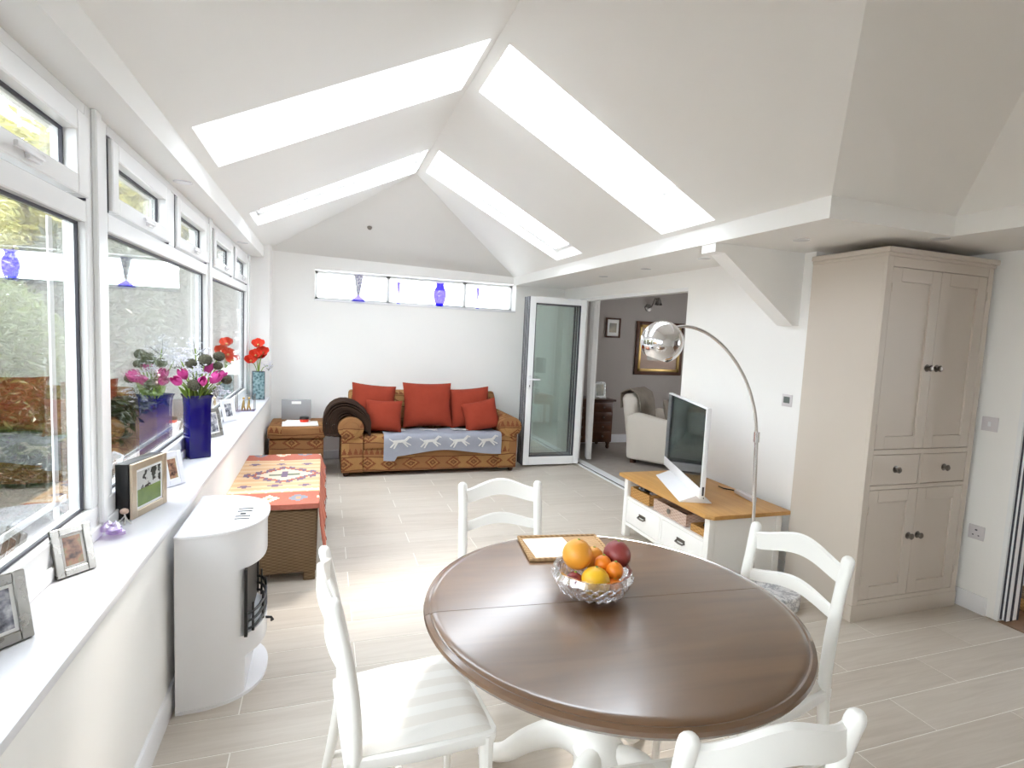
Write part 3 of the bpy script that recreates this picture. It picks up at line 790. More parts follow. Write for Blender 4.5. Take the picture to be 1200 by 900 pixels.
b = bm_(); lathe(b, [(0.0,0.03),(0.047,0.03),(0.047,0.055),(0.035,0.06),(0.0,0.06)], 20); obj('lid', b, 'black', tn)
fb = thing('file_box', 'grey card folder standing upright against the wall', 'folder', (0.29,6.60,0.541))
b = boxes(((-0.155,-0.03,0),(0.155,0.03,0.22))); obj('sleeve', b, 'grey', fb, bevel=0.004)
obj('title_label', boxes(((-0.05,-0.033,0.175),(0.05,-0.030,0.205))), 'paper', fb, smooth=0)

# ---- wicker blanket box with kilim
wb = thing('wicker_chest', 'long brown wicker chest beneath the window wall', 'chest', (0.285, 4.25, 0))
obj('body', boxes(((0.03,3.56,0.055),(0.55,4.96,0.455))), 'wicker', wb, world=True, bevel=0.01)
obj('lid', boxes(((0.022,3.55,0.46),(0.555,4.97,0.495))), 'wicker', wb, world=True, bevel=0.01)
for x in (0.06,0.51):
    for y in (3.60,4.92): obj('foot', boxes(((x-0.035,y-0.035,0),(x+0.035,y+0.035,0.06))), 'wicker', wb, world=True, bevel=0.006)
def kil(u, v):
    s = u*0.86; y = 3.545 + 1.40*v; t = v*1.40
    drop = 0.10 + 0.20*(1-v)**1.5 + 0.012*math.sin(v*40)
    if s < 0.56: x = 0.002 + s; z = 0.5035 + 0.002*math.sin(v*17+u*9)
    else:
        k = (s-0.56)/0.30; a = min(1.0, k*5)
        x = 0.562 + 0.007*a + (0.034*k + 0.006*math.sin(v*26))*k**0.7; z = 0.5035 - 0.008*a - k*drop
    if v < 0.005: y = 3.536; z = z - 0.03
    elif v < 0.03: y = 3.541
    return ((x, y, z), (s, t))
b = bm_(); sheet(b, kil, 40, 60, 0.005); bmesh.ops.recalc_face_normals(b, faces=b.faces[:])
kr = thing('kilim_rug', 'red and cream kilim with stepped diamond over wicker chest', 'rug', (0.3, 4.25, 0.5))
obj('woven_cloth', b, 'kilim', kr, world=True, smooth=60)
for k in range(46):
    v = 0.035 + 0.96*k/46.0; P = kil(1.0, v)[0]
    b = bm_(); tube(b, [P, (P[0]+0.004, P[1]+random.uniform(-.01,.01), P[2]-0.02), (P[0]+random.uniform(-.002,.008), P[1]+random.uniform(-.015,.015), P[2]-random.uniform(.03,.055))], [0.003,0.002,0.001], 5)
    obj('tassel', b, 'motif' if k % 3 else 'rust', kr, world=True)

# ---- white electric stove
st = thing('electric_stove', 'white half-round electric stove standing by the window wall', 'stove', (0.03, 2.68, 0))
def dpts(sc=1.0, clip=None, n=26):
    pts = []
    for k in range(n+1):
        a = -PI/2 + PI*k/n
        ca, sa = math.cos(a), math.sin(a)
        x = 0.318*sc*(abs(ca)**0.75); y = 0.278*sc*math.copysign(abs(sa)**0.85, sa)
        if clip is not None: x = min(x, clip)
        pts.append((x, y))
    return pts
def dprism(z0, z1, sc=1.0, clip=None, bev=0.0):
    b = bm_(); prism(b, dpts(sc, clip), 2, z0, z1); return b
obj('shell', dprism(0.014, 0.175, 0.985, 0.245), 'gloss', st, smooth=30); obj('shell', dprism(0.27, 0.565, 0.985, 0.245), 'gloss', st, smooth=30)
obj('top_drum', dprism(0.565, 0.735, 0.985), 'gloss', st, smooth=30)
obj('top_plate', dprism(0.735, 0.748, 1.02), 'gloss', st, bevel=0.002, smooth=30)
obj('base_plate', dprism(0.0, 0.014, 1.0), 'gloss', st, smooth=30)
obj('hearth_bowl', dprism(0.175, 0.27, 0.985), 'gloss', st, smooth=30)
b = bm_(); box(b, (0.246,-0.20,0.27), (0.252,0.20,0.565)); obj('firebox', b, 'black', st, smooth=0)
for ya in (-0.222,0.20): obj('firebox_frame', boxes(((0.2455,ya,0.27),(0.258,ya+0.022,0.565))), 'black', st, smooth=0)
for k, z in enumerate((0.29,0.325,0.36)):
    b = bm_(); tube(b, [(0.25+0.058*math.cos(a)*(1+0.0*k), 0.19*math.sin(a), z) for a in [(-0.5+i/14)*PI for i in range(15)]], 0.006, 6); obj('grate_bar', b, 'black', st)
for a in (-0.36,-0.12,0.12,0.36):
    b = bm_(); x, y = 0.25+0.058*math.cos(a*PI), 0.19*math.sin(a*PI); tube(b, [(x,y,0.272),(x,y,0.40)], [0.006,0.004], 6); obj('grate_post', b, 'black', st)
b = bm_(); tube(b, [(0.30,-0.03,0.255),(0.335,-0.03,0.25),(0.34,-0.03,0.235)], [0.006,0.006,0.009], 8); obj('ash_knob', b, 'black', st)
for k in range(5):
    y = -0.10 + k*0.035
    if k == 2: bb = boxes(((0.205,y-0.012,0.7482),(0.228,y+0.008,0.7495)))
    else: bb = boxes(((0.19,y-0.0045,0.7482),(0.25,y+0.0045,0.7495)))
    obj('vent_slot', bb, 'black', st, smooth=0)

# ---- dining table
TX, TY, TR = 1.47, 1.52, 0.598
tb = thing('dining_table', 'round dark walnut extending table on a white pedestal', 'table', (TX, TY, 0), math.radians(-5))
prof = [(0.0,0.715),(0.50,0.715),(0.545,0.712),(0.563,0.716),(0.568,0.722),(0.578,0.724),(0.592,0.731),(0.598,0.741),(0.595,0.750),(0.583,0.755),(0.577,0.753),(0.572,0.757),(0.560,0.7588),(0.552,0.759),(0.546,0.759),(0.0,0.759)]
def half(sign):
    b = bm_(); n = 48; rings = []
    for r, z in prof:
        rings.append([b.verts.new((r*math.cos(PI*k/n), sign*(max(r*math.sin(PI*k/n), 0.0)+0.0012), z)) for k in range(n+1)] if r > 0 else [b.verts.new((0, sign*0.0012, z))])
    for A, B in zip(rings, rings[1:]):
        for k in range(n):
            f = [A[k if len(A) > 1 else 0], A[k+1] if len(A) > 1 else None, B[k+1] if len(B) > 1 else None, B[k if len(B) > 1 else 0]]
            f = [v for v in f if v is not None]
            try: b.faces.new(f)
            except ValueError: pass
    bmesh.ops.contextual_create(b, geom=[e for e in b.edges if e.is_boundary])
    bmesh.ops.recalc_face_normals(b, faces=b.faces[:])
    return b
obj('table_top', half(1), 'walnut', tb, smooth=40); obj('table_top', half(-1), 'walnut', tb, smooth=40)
b = bm_(); lathe(b, [(0.40,0.66),(0.42,0.66),(0.42,0.714),(0.40,0.714)], 40); obj('apron', b, 'chairwhite', tb)
b = bm_(); lathe(b, [(0.06,0.16),(0.085,0.18),(0.09,0.24),(0.06,0.28),(0.055,0.32),(0.085,0.40),(0.095,0.48),(0.07,0.55),(0.06,0.58),(0.09,0.61),(0.16,0.66),(0.20,0.70),(0.20,0.714)], 28); obj('pedestal', b, 'chairwhite', tb)
for k in range(4):
    a = PI/4 + k*PI/2; d = Vector((math.cos(a), math.sin(a), 0))
    b = bm_(); tube(b, [d*0.04 + Vector((0,0,0.22)), d*0.14 + Vector((0,0,0.235)), d*0.26 + Vector((0,0,0.16)), d*0.36 + Vector((0,0,0.065)), d*0.43 + Vector((0,0,0.032)), d*0.47 + Vector((0,0,0.030))], [0.05,0.05,0.042,0.035,0.031,0.028], 14, 0.8, None, 5)
    obj('leg', b, 'chairwhite', tb)

# ---- chairs
def make_chair(label):
    t = thing('dining_chair', label, 'chair', group='white ladder-back chairs around the table')
    Wd, H = 0.182, 0.90
    for s in (-1, 1):
        b = bm_(); tube(b, [(s*(Wd-0.004),-0.045,0.0),(s*Wd,0.0,0.22),(s*Wd,0.028,0.44),(s*Wd,0.018,0.62),(s*Wd,-0.01,0.78),(s*(Wd+0.002),-0.032,0.875),(s*(Wd+0.002),-0.036,0.893),(s*(Wd+0.002),-0.037,0.900)], [0.016,0.019,0.021,0.021,0.020,0.022,0.017,0.007], 14, 0.85, (1,0,0), 3); obj('leg', b, 'chairwhite', t)
        b = bm_(); tube(b, [(s*0.195,0.41,0.0),(s*0.195,0.405,0.30),(s*0.195,0.40,0.43)], [0.014,0.019,0.023], 10); obj('leg', b, 'chairwhite', t)
        b = bm_(); tube(b, [(s*0.19,0.0,0.17),(s*0.195,0.40,0.17)], 0.011, 8); obj('stretcher', b, 'chairwhite', t)
    b = bm_(); tube(b, [(-0.19,0.2,0.17),(0.19,0.2,0.17)], 0.011, 8); obj('stretcher', b, 'chairwhite', t)
    def rail(zc, hgt, arch, yoff, name):
        b = bm_(); n = 22; th = 0.010
        rows = []
        for k in range(n+1):
            a = -1 + 2*k/n; x = a*(Wd-0.008); bow = -0.035*(1-a*a) + yoff
            lift = arch*(0.5+0.5*math.cos(PI*a))**0.9
            z0 = zc - hgt/2 + lift*0.75; z1 = zc + hgt/2 + lift
            rows.append([b.verts.new((x, bow+dy, z)) for dy, z in ((-th,z0),(th,z0),(th,z1-0.006),(0,z1),(-th,z1-0.006))])
        for A, B in zip(rows, rows[1:]):
            for i in range(5): b.faces.new((A[i], A[(i+1)%5], B[(i+1)%5], B[i]))
        b.faces.new(rows[0][::-1]); b.faces.new(rows[-1])
        bmesh.ops.recalc_face_normals(b, faces=b.faces[:]); obj(name, b, 'chairwhite', t, smooth=45)
    rail(0.835, 0.068, 0.042, -0.022, 'top_rail'); rail(0.700, 0.045, 0.030, 0.002, 'middle_rail')
    b = bm_(); prism(b, [(-0.195,0.0),(0.195,0.0),(0.215,0.20),(0.215,0.42),(0.19,0.435),(-0.19,0.435),(-0.215,0.42),(-0.215,0.20)], 2, 0.405, 0.44); obj('seat_frame', b, 'chairwhite', t, bevel=0.006)
    b = bm_(); n = 14; gr = []
    for i in range(n+1):
        row = []
        for j in range(n+1):
            a = -1+2*i/n; c = -1+2*j/n
            wv = 0.185 + 0.022*(c+1)/2
            e = max(0, 1-abs(a)**5)**0.5*max(0, 1-abs(c)**5)**0.5
            row.append(b.verts.new((a*wv*(1-0.03*abs(c)**6), 0.215 + c*0.205*(1-0.03*abs(a)**6), 0.442 + 0.032*e)))
        gr.append(row)
    for i in range(n):
        for j in range(n): b.faces.new((gr[i][j], gr[i+1][j], gr[i+1][j+1], gr[i][j+1]))
    edge = [gr[i][0] for i in range(n+1)] + [gr[n][j] for j in range(1,n+1)] + [gr[i][n] for i in range(n-1,-1,-1)] + [gr[0][j] for j in range(n-1,0,-1)]
    b.faces.new(edge[::-1]); bmesh.ops.recalc_face_normals(b, faces=b.faces[:])
    obj('seat_pad', b, 'pad', t, smooth=60)
    return t
ch = make_chair('white ladder-back chair on the sofa side of the table')
G = 'white ladder-back chairs around the table'
ch.location = (1.385, 2.42, 0); ch.rotation_euler = (0,0,math.radians(175.5))
dup(ch, (0.635,1.62,0), math.radians(-87+1), 'white chair on the stove side of table with striped seat showing', G)
dup(ch, (2.225,1.525,0), math.radians(99), 'white chair on the cabinet side of the table', G)
dup(ch, (1.40,0.79,0), math.radians(-5), 'white chair nearest the camera, its top rail cropped below', G)

# ---- on the table
TZ = 0.7593
bw = thing('fruit_bowl', 'cut crystal bowl holding fruit on the dining table', 'bowl', (1.425,1.565,TZ))
def bowlwob(a, z): return 1.0 + 0.018*math.cos(16*a + (8 if z > 0.04 else 0)*z*60)
b = bm_(); lathe(b, [(0.0,0.004),(0.055,0.0),(0.075,0.006),(0.112,0.03),(0.128,0.055),(0.130,0.07),(0.120,0.088),(0.127,0.094),(0.116,0.092),(0.118,0.070),(0.114,0.055),(0.095,0.030),(0.06,0.014),(0.0,0.012)], 48, wob=bowlwob)
obj('bowl_wall', b, 'cut', bw, smooth=12)
for k in range(24):
    a = 2*PI*k/24
    for sg in (1,-1):
        b = bm_(); tube(b, [((0.108+0.026*t_)*math.cos(a+sg*t_*0.5), (0.108+0.026*t_)*math.sin(a+sg*t_*0.5), 0.022+0.052*t_) for t_ in (0,0.33,0.66,1.0)], 0.0032, 5); obj('cut_facet', b, 'cut', bw)
def fruit(name, mat, loc, r, label, s=(1,1,1), cat=None):
    t = thing(name, label, cat or name, loc, group='fruit in the crystal bowl')
    b = bm_(); ball(b, (0,0,0), r, 24, 14, s); obj('skin', b, mat, t, smooth=80)
    b = bm_(); lathe(b, [(0.0,0),(0.005,0.001),(0.004,0.004),(0.0,0.005)], 8, (0.004,0.003,r*s[2]-0.002)); obj('stem_end', b, 'stem', t)
fruit('orange', 'orange', (1.385,1.60,TZ+0.125), 0.050, 'largest pale orange resting on the left of the bowl')
fruit('grapefruit', 'yellow', (1.412,1.515,TZ+0.066), 0.0475, 'yellow grapefruit at the front of the crystal bowl')
fruit('orange', 'orange', (1.462,1.632,TZ+0.092), 0.038, 'pale orange half hidden at the back of bowl')
fruit('tangerine', 'tang', (1.465,1.568,TZ+0.098), 0.029, 'small tangerine in the middle of the fruit heap')
fruit('tangerine', 'tang', (1.487,1.528,TZ+0.090), 0.029, 'bright small tangerine nearest the right bowl rim')
fruit('tangerine', 'tang', (1.475,1.505,TZ+0.045), 0.029, 'tangerine low in the bowl seen through the crystal')
fruit('mango', 'mango', (1.535,1.600,TZ+0.112), 0.046, 'dark red mango on the right of the bowl', (1.0,1.05,1.0))
fruit('plum', 'mango', (1.352,1.545,TZ+0.060), 0.030, 'dark red plum low at the left of bowl')
tr = thing('tray', 'shallow woven tray behind the fruit bowl', 'tray', (1.50,1.945,TZ), math.radians(-8))
obj('woven_base', boxes(((-0.165,-0.115,0),(0.165,0.115,0.008))), 'weave', tr, bevel=0.003)
for a, b2 in (((-0.17,-0.12,0),(0.17,-0.108,0.014)), ((-0.17,0.108,0),(0.17,0.12,0.014)), ((-0.17,-0.108,0),(-0.158,0.108,0.014)), ((0.158,-0.108,0),(0.17,0.108,0.014))):
    obj('tray_rim', boxes((a,b2)), 'weave', tr, bevel=0.004)
solo('letter', boxes(((-0.085,-0.095,0),(0.085,0.095,0.003))), 'paper', 'white paper lying on the woven tray', 'paper', (1.437,1.945,TZ+0.0085), math.radians(-4), smooth=0)

# ---- tall cabinet
cb = thing('tall_cabinet', 'tall taupe painted larder cabinet with doors and drawers', 'cabinet', (3.99,2.55,0))
x0, x1, y0, y1 = 3.55, 4.44, 2.295, 2.80
obj('carcass', boxes(((x0,y0+0.02,0.0),(x1,y1,2.165))), 'cabinet', cb, world=True, smooth=0)
obj('cornice', boxes(((x0-0.018,y0-0.02,2.160),(x1+0.018,y1,2.19)), ((x0-0.008,y0-0.008,2.140),(x1+0.008,y1,2.162))), 'cabinet', cb, world=True, bevel=0.005)
obj('plinth', boxes(((x0-0.006,y0-0.004,0),(x1+0.006,y0+0.03,0.10))), 'cabinet', cb, world=True, bevel=0.004)
fr = [((x0,y0,0.10),(x0+0.045,y0+0.021,2.14)), ((x1-0.045,y0,0.10),(x1,y0+0.021,2.14)), ((x0+0.045,y0,2.085),(x1-0.045,y0+0.021,2.14)), ((x0+0.045,y0,0.10),(x1-0.045,y0+0.021,0.125)), ((x0+0.045,y0,0.795),(x1-0.045,y0+0.021,0.82)), ((x0+0.045,y0,1.005),(x1-0.045,y0+0.021,1.035)), (((x0+x1)/2-0.012,y0,0.82),((x0+x1)/2+0.012,y0+0.021,1.005))]
obj('face_frame', boxes(*fr), 'cabinet', cb, world=True, bevel=0.002, seg=1)
def knob(parent, x, y, z):
    b = bm_(); lathe(b, [(0.0,-0.004),(0.020,-0.004),(0.022,0.0),(0.008,0.004),(0.008,0.014),(0.017,0.018),(0.019,0.024),(0.012,0.030),(0.0,0.031)], 16)
    b.transform(Matrix.Translation((x,y,z)) @ Matrix.Rotation(PI/2, 4, 'X')); obj('knob', b, 'pewter', parent, world=True, label='dark pewter knob')
def shaker(parent, name, a0, a1, z0, z1, kx, kz, hinge):
    f = 0.075; yy = y0+0.002
    d = obj(name, boxes(((a0,yy,z0),(a0+f,yy+0.018,z1)), ((a1-f,yy,z0),(a1,yy+0.018,z1)), ((a0+f,yy,z1-f),(a1-f,yy+0.018,z1)), ((a0+f,yy,z0),(a1-f,yy+0.018,z0+f)), ((a0+f,yy+0.010,z0+f),(a1-f,yy+0.016,z1-f))), 'cabinet', parent, world=True, bevel=0.0015, seg=1)
    knob(d, kx, yy-0.001, kz)
    for zz in (z0+0.10, z1-0.14):
        b = bm_(); tube(b, [(hinge,y0-0.004,zz),(hinge,y0-0.004,zz+0.05)], 0.005, 8); obj('hinge', b, 'cabinet', d, world=True)
xm = (x0+x1)/2; g = 0.003
shaker(cb, 'door', x0+0.045+g, xm-g/2, 1.035+g, 2.085-g, xm-0.04, 1.52, x0+0.045)
shaker(cb, 'door', xm+g/2, x1-0.045-g, 1.035+g, 2.085-g, xm+0.04, 1.52, x1-0.045)
shaker(cb, 'door', x0+0.045+g, xm-g/2, 0.125+g, 0.795-g, xm-0.04, 0.50, x0+0.045)
shaker(cb, 'door', xm+g/2, x1-0.045-g, 0.125+g, 0.795-g, xm+0.04, 0.50, x1-0.045)
for a0, a1 in ((x0+0.045+g, xm-0.012-g), (xm+0.012+g, x1-0.045-g)):
    d = obj('drawer', boxes(((a0,y0+0.002,0.82+g),(a1,y0+0.02,1.005-g))), 'cabinet', cb, world=True, bevel=0.002, seg=1); knob(d, (a0+a1)/2, y0+0.001, 0.915)

# ---- television stand
tv = thing('television_stand', 'white television stand with oak top and two drawers', 'tv stand', (3.24,3.36,0))
ax0, ax1, ay0, ay1 = 2.93, 3.52, 2.83, 3.89
b = bm_(); prism(b, [(2.895,2.84),(2.935,2.795),(3.555,2.795),(3.555,3.925),(2.895,3.925)], 2, 0.487, 0.515); obj('oak_top', b, 'oak', tv, world=True, bevel=0.004)
for y in (ay0, ay1-0.05):
    obj('side_panel', boxes(((ax0+0.045,y+0.008,0.10),(ax1-0.045,y+0.042,0.487))), 'chairwhite', tv, world=True, smooth=0)
    for x in (ax0, ax1-0.05): obj('leg', boxes(((x,y,0),(x+0.05,y+0.05,0.487))), 'chairwhite', tv, world=True, bevel=0.003)
obj('shelf', boxes(((ax0+0.005,ay0+0.04,0.315),(ax1,ay1-0.04,0.335))), 'chairwhite', tv, world=True, smooth=0)
obj('bottom_rail', boxes(((ax0+0.005,ay0+0.05,0.10),(ax0+0.03,ay1-0.05,0.125)), ((ax0+0.03,ay0+0.04,0.10),(ax1,ay1-0.04,0.115))), 'chairwhite', tv, world=True, smooth=0)
obj('back_panel', boxes(((ax1-0.02,ay0+0.03,0.10),(ax1-0.01,ay1-0.03,0.487))), 'chairwhite', tv, world=True, smooth=0)
ymid = (ay0+ay1)/2
obj('divider', boxes(((ax0+0.005,ymid-0.012,0.125),(ax0+0.03,ymid+0.012,0.315))), 'chairwhite', tv, world=True, smooth=0)
for a, c in ((ay0+0.053,ymid-0.015),(ymid+0.015,ay1-0.053)):
    d = obj('drawer', boxes(((ax0+0.004,a,0.128),(ax0+0.024,c,0.312))), 'chairwhite', tv, world=True, bevel=0.003)
    b = bm_(); m_ = (a+c)/2; tube(b, [(ax0+0.004,m_-0.045,0.228),(ax0-0.014,m_-0.038,0.222),(ax0-0.016,m_,0.220),(ax0-0.014,m_+0.038,0.222),(ax0+0.004,m_+0.045,0.228)], 0.006, 8); obj('handle', b, 'pewter', d, world=True)
    b = boxes(((ax0+0.001,m_-0.045,0.228),(ax0+0.004,m_+0.045,0.25))); obj('handle_plate', b, 'pewter', d, world=True, smooth=0)
def basket(y0_, y1_, h, mat, label, items):
    t = thing('basket', label, 'basket', (3.08,(y0_+y1_)/2,0.336), group='baskets on the television stand shelf')
    X0, X1 = 2.955, 3.20; k = 0.012
    obj('wicker_side', boxes(((X0,y0_,0.336),(X0+k,y1_,0.336+h)), ((X1-k,y0_,0.336),(X1,y1_,0.336+h)), ((X0+k,y0_,0.336),(X1-k,y0_+k,0.336+h)), ((X0+k,y1_-k,0.336),(X1-k,y1_,0.336+h)), ((X0+k,y0_+k,0.336),(X1-k,y1_-k,0.348))), mat, t, world=True, bevel=0.004)
    return t
basket(3.56, 3.83, 0.085, 'wickerlight', 'honey wicker basket at the left of the stand shelf', 1)
bk = basket(3.10, 3.50, 0.085, 'wickerpink', 'pale wicker basket at the centre of the stand shelf', 1)
b = bm_(); lathe(b, [(0,0),(0.018,0),(0.02,0.004),(0.0,0.006)], 14); b.transform(Matrix.Translation((2.952,3.30,0.385)) @ Matrix.Rotation(-PI/2, 4, 'Y')); obj('button', b, 'pewter', bk, world=True)
basket(2.89, 3.05, 0.05, 'wickerlight', 'small low wicker basket at the right of the stand shelf', 1)
for i, (yy, rr, zz) in enumerate(((3.62,0.030,0.425),(3.70,0.034,0.43),(3.78,0.028,0.42))):
    b = bm_(); tube(b, [(3.06+0.05*math.cos(t_*0.9), yy+0.03*math.sin(t_*0.9), zz-0.012+0.006*math.sin(t_*2.3)) for t_ in range(8)], 0.010, 6)
    solo('cable_coil', b, ('photo_bw','black','photo_bw')[i], ('grey cable coil nearest the middle in the honey basket','black cable coil in the centre of the honey basket','grey cable coil at the left end of honey basket')[i], 'cable', group='cables in the honey basket')
b = boxes(((-0.03,-0.11,0),(0.03,0.11,0.022))); solo('remote_control', b, 'black', 'black remote control in the pale wicker basket', 'remote', (3.05,3.27,0.352), 0.2, bevel=0.004)
b = bm_(); tube(b, [(0,-0.05,0.012),(0.02,-0.02,0.02),(0.0,0.02,0.03),(0.01,0.05,0.02)], 0.013, 8); solo('game_controller', b, 'black', 'black gadget lying in the small low basket', 'gadget', (3.04,2.97,0.352))

# ---- television
t0, t1 = Vector((2.975,2.985,0)), Vector((3.335,3.93,0)); dv = (t1-t0).normalized(); nn = Vector((-dv.y, dv.x, 0)); Lt = (t1-t0).length
rz = math.atan2(dv.y, dv.x)
tl = thing('television', 'white-framed flat television turned towards the sofa', 'television', tuple((t0+t1)/2) [:2] + (0.516,), rz)
h2 = Lt/2
obj('casing', boxes(((-h2,-0.022,0.05),(h2,0.010,0.665))), 'gloss', tl, bevel=0.004)
obj('screen', boxes(((-h2+0.012,0.0095,0.125),(h2-0.012,0.0125,0.655))), 'blackgloss', tl, smooth=0)
obj('lower_bezel', boxes(((-h2+0.004,0.0095,0.052),(h2-0.004,0.0135,0.122))), 'gloss', tl, bevel=0.001)
b = bm_(); prism(b, [(0.12,0.0),(0.12,0.006),(0.012,0.05),(-0.02,0.05),(-0.10,0.006),(-0.10,0.0)], 0, -0.42, 0.30); obj('foot', b, 'gloss', tl, bevel=0.002)
obj('side_ports', boxes(((-h2-0.002,-0.012,0.075),(-h2+0.001,0.0,0.135)), ((-h2-0.002,-0.016,0.055),(-h2+0.001,-0.010,0.063))), 'gasket', tl, smooth=0)
ps = thing('power_strip', 'white power strip on the oak top behind the television', 'power strip', (3.46,3.12,0.516), math.radians(80))
obj('body', boxes(((-0.11,-0.022,0),(0.11,0.022,0.028))), 'plate', ps, bevel=0.005)
b = bm_(); tube(b, [(0.11,0,0.012),(0.16,0.01,0.008),(0.20,0.05,0.007),(0.26,0.06,0.007)], 0.005, 6); obj('cable', b, 'black', ps)

# ---- arc lamp
lp = thing('arc_lamp', 'chrome arc floor lamp with dome shade over the television', 'lamp', (3.27,2.615,0))
b = bm_(); lathe(b, [(0.0,0),(0.155,0),(0.16,0.006),(0.16,0.085),(0.155,0.092),(0.0,0.092)], 40, (3.27,2.615,0)); obj('marble_base', b, 'marble', lp, world=True)
b = bm_(); tube(b, [(3.205,2.72,0.09),(3.185,2.735,0.5),(3.168,2.75,1.02)], 0.0125, 12); obj('pole', b, 'chrome', lp, world=True)
b = bm_(); tube(b, [(3.169,2.75,1.0),(3.167,2.75,1.065)], 0.019, 12); obj('collar', b, 'chrome', lp, world=True)
apts = [(3.167,1.02),(3.155,1.12),(3.128,1.22),(3.075,1.34),(3.01,1.44),(2.93,1.53),(2.84,1.605),(2.74,1.66),(2.65,1.69),(2.56,1.697),(2.50,1.684),(2.47,1.672)]
b = bm_(); tube(b, [(x, 2.75, z) for x, z in apts], [0.010]*9 + [0.009,0.008,0.007], 12, 1.0, None, 4); obj('arc_arm', b, 'chrome', lp, world=True)
b = bm_(); A_ = [0.11*k for k in range(1,24)]
pr_ = [(0.0,0.122)] + [(0.122*math.sin(a), 0.122*math.cos(a)) for a in A_] + [(0.118*math.sin(a), 0.118*math.cos(a)) for a in A_[::-1]] + [(0.0,0.118)]
LM = Matrix.Translation((2.425,2.75,1.60)) @ Matrix.Rotation(math.radians(14), 4, 'Y') @ Matrix.Rotation(math.radians(10), 4, 'X')
lathe(b, pr_, 44); b.transform(LM); obj('dome_shade', b, 'chrome', lp, world=True, smooth=60)
b = bm_(); lathe(b, [(0.0,-0.080),(0.072,-0.084),(0.072,-0.080),(0.0,-0.076)], 30); b.transform(LM)
obj('diffuser', b, Mat('pearl_diffuser', srgb(226,226,228), 0.35).m, lp, world=True)
b = bm_(); ball(b, (2.484,2.742,1.676), 0.018, 14, 8); obj('shade_joint', b, 'chrome', lp, world=True)

# ---- wall plates and downlights
def plate(loc, rot, w_, h_, label, cat, holes):
    t = thing(cat.replace(' ', '_'), label, cat, loc)
    obj('plate', boxes(((-0.008,-w_/2,-h_/2),(0.0,w_/2,h_/2))), 'plate', t, bevel=0.002)
    for (a, b_, c, d, mt) in holes: obj('detail', boxes(((-0.0105,a,b_),(-0.0075,c,d))), mt, t, smooth=0)
plate((R,3.0,1.235), 0, 0.085, 0.085, 'white thermostat with dark display on the right wall', 'thermostat', [(-0.026,-0.018,0.026,0.026,'display')])
plate((R2,2.243,1.19), 0, 0.088, 0.088, 'white light switch plate beside the tall cabinet', 'light switch', [(-0.008,-0.014,0.008,0.014,'gloss')])
plate((R2,2.243,0.50), 0, 0.088, 0.088, 'white wall socket low beside the tall cabinet', 'wall socket', [(-0.006,0.012,0.006,0.02,'gasket'),(-0.02,-0.02,-0.012,-0.014,'gasket'),(0.012,-0.02,0.02,-0.014,'gasket')])
def downlight(x, y, z, label):
    t = thing('downlight', label, 'downlight', (x,y,z), group='recessed ceiling downlights')
    b = bm_(); lathe(b, [(0.030,-0.002),(0.046,-0.004),(0.046,0.001),(0.030,0.001)], 24); obj('bezel', b, 'gloss', t)
    b = bm_(); lathe(b, [(0.0,-0.001),(0.031,-0.001),(0.031,0.001),(0.0,0.001)], 20); obj('lamp_face', b, 'silver', t)
downlight(-0.13, 3.35, LS, 'round downlight in soffit over the blue flower vase')
downlight(-0.13, 5.55, LS, 'round downlight in soffit over the farthest window bay')
downlight(3.28, 3.55, F0, 'round downlight in soffit left of the triangular bracket')
downlight(3.28, 4.35, F0, 'round downlight in soffit above the door opening edge')
downlight(3.28, 5.15, F0, 'round downlight in soffit above the middle of folding doorway')
downlight(3.25, 2.62, F0, 'round downlight in soffit just right of the bracket')
downlight(3.80, 2.20, F0, 'round downlight in soffit above the tall cabinet')
downlight(4.16, 1.95, F0, 'round downlight in soffit near the kitchen door')
b = bm_(); lathe(b, [(0.0,-0.02),(0.02,-0.02),(0.026,-0.008),(0.028,0.0),(0.0,0.0)], 18)
o = solo('ceiling_sensor', b, 'silver', 'small round sensor on the hip ceiling', 'sensor', (1.03,6.42,2.71)); o.rotation_euler = (math.radians(-33),0,0)

# ================================================================== window sill objects
def photo_frame(loc, th, w_, h_, border, depth, fmat, pmat, label, tilt=0.22, easel=True, side=None, inner='paper'):
    """faces local -y, leans back"""
    t = thing('photo_frame', label, 'photo frame', loc, math.radians(th), group='picture frames along the window sill')
    Rm = Matrix.Translation((0, 0, -min(0.0, 0.0))) @ Matrix.Rotation(-tilt, 4, 'X')
    def add(name, bm, mat, par=t, bev=0.002):
        bm.transform(Rm); return obj(name, bm, mat, par, bevel=bev, seg=1)
    k = border
    add('frame', boxes(((-w_/2,-depth,0),(-w_/2+k,0,h_)), ((w_/2-k,-depth,0),(w_/2,0,h_)), ((-w_/2+k,-depth,0),(w_/2-k,0,k)), ((-w_/2+k,-depth,h_-k),(w_/2-k,0,h_))), fmat)
    add('mount', boxes(((-w_/2+k*0.9,-depth*0.55,k*0.9),(w_/2-k*0.9,-0.001,h_-k*0.9))), inner, bev=0)
    q_ = k*1.35
    add('print', boxes(((-w_/2+q_,-depth*0.62,q_),(w_/2-q_,-depth*0.54,h_-q_))), pmat, bev=0)
    add('backing', boxes(((-w_/2+0.003,0,0.003),(w_/2-0.003,0.004,h_-0.003))), side or 'black', bev=0)
    if easel:
        b = bm_(); prism(b, [(0.005+math.sin(tilt)*h_*0.62, h_*0.62),(0.075,0.0),(0.095,0.0),(0.02+math.sin(tilt)*h_*0.62, h_*0.62)], 0, -0.022, 0.022); obj('easel_leg', b, 'black', t)
    return t
photo_frame((-0.15,1.585,S+0.001), 50, 0.13, 0.17, 0.026, 0.015, 'silver', 'photo_bw', 'large silver photo frame at the near end of the sill, cut off')
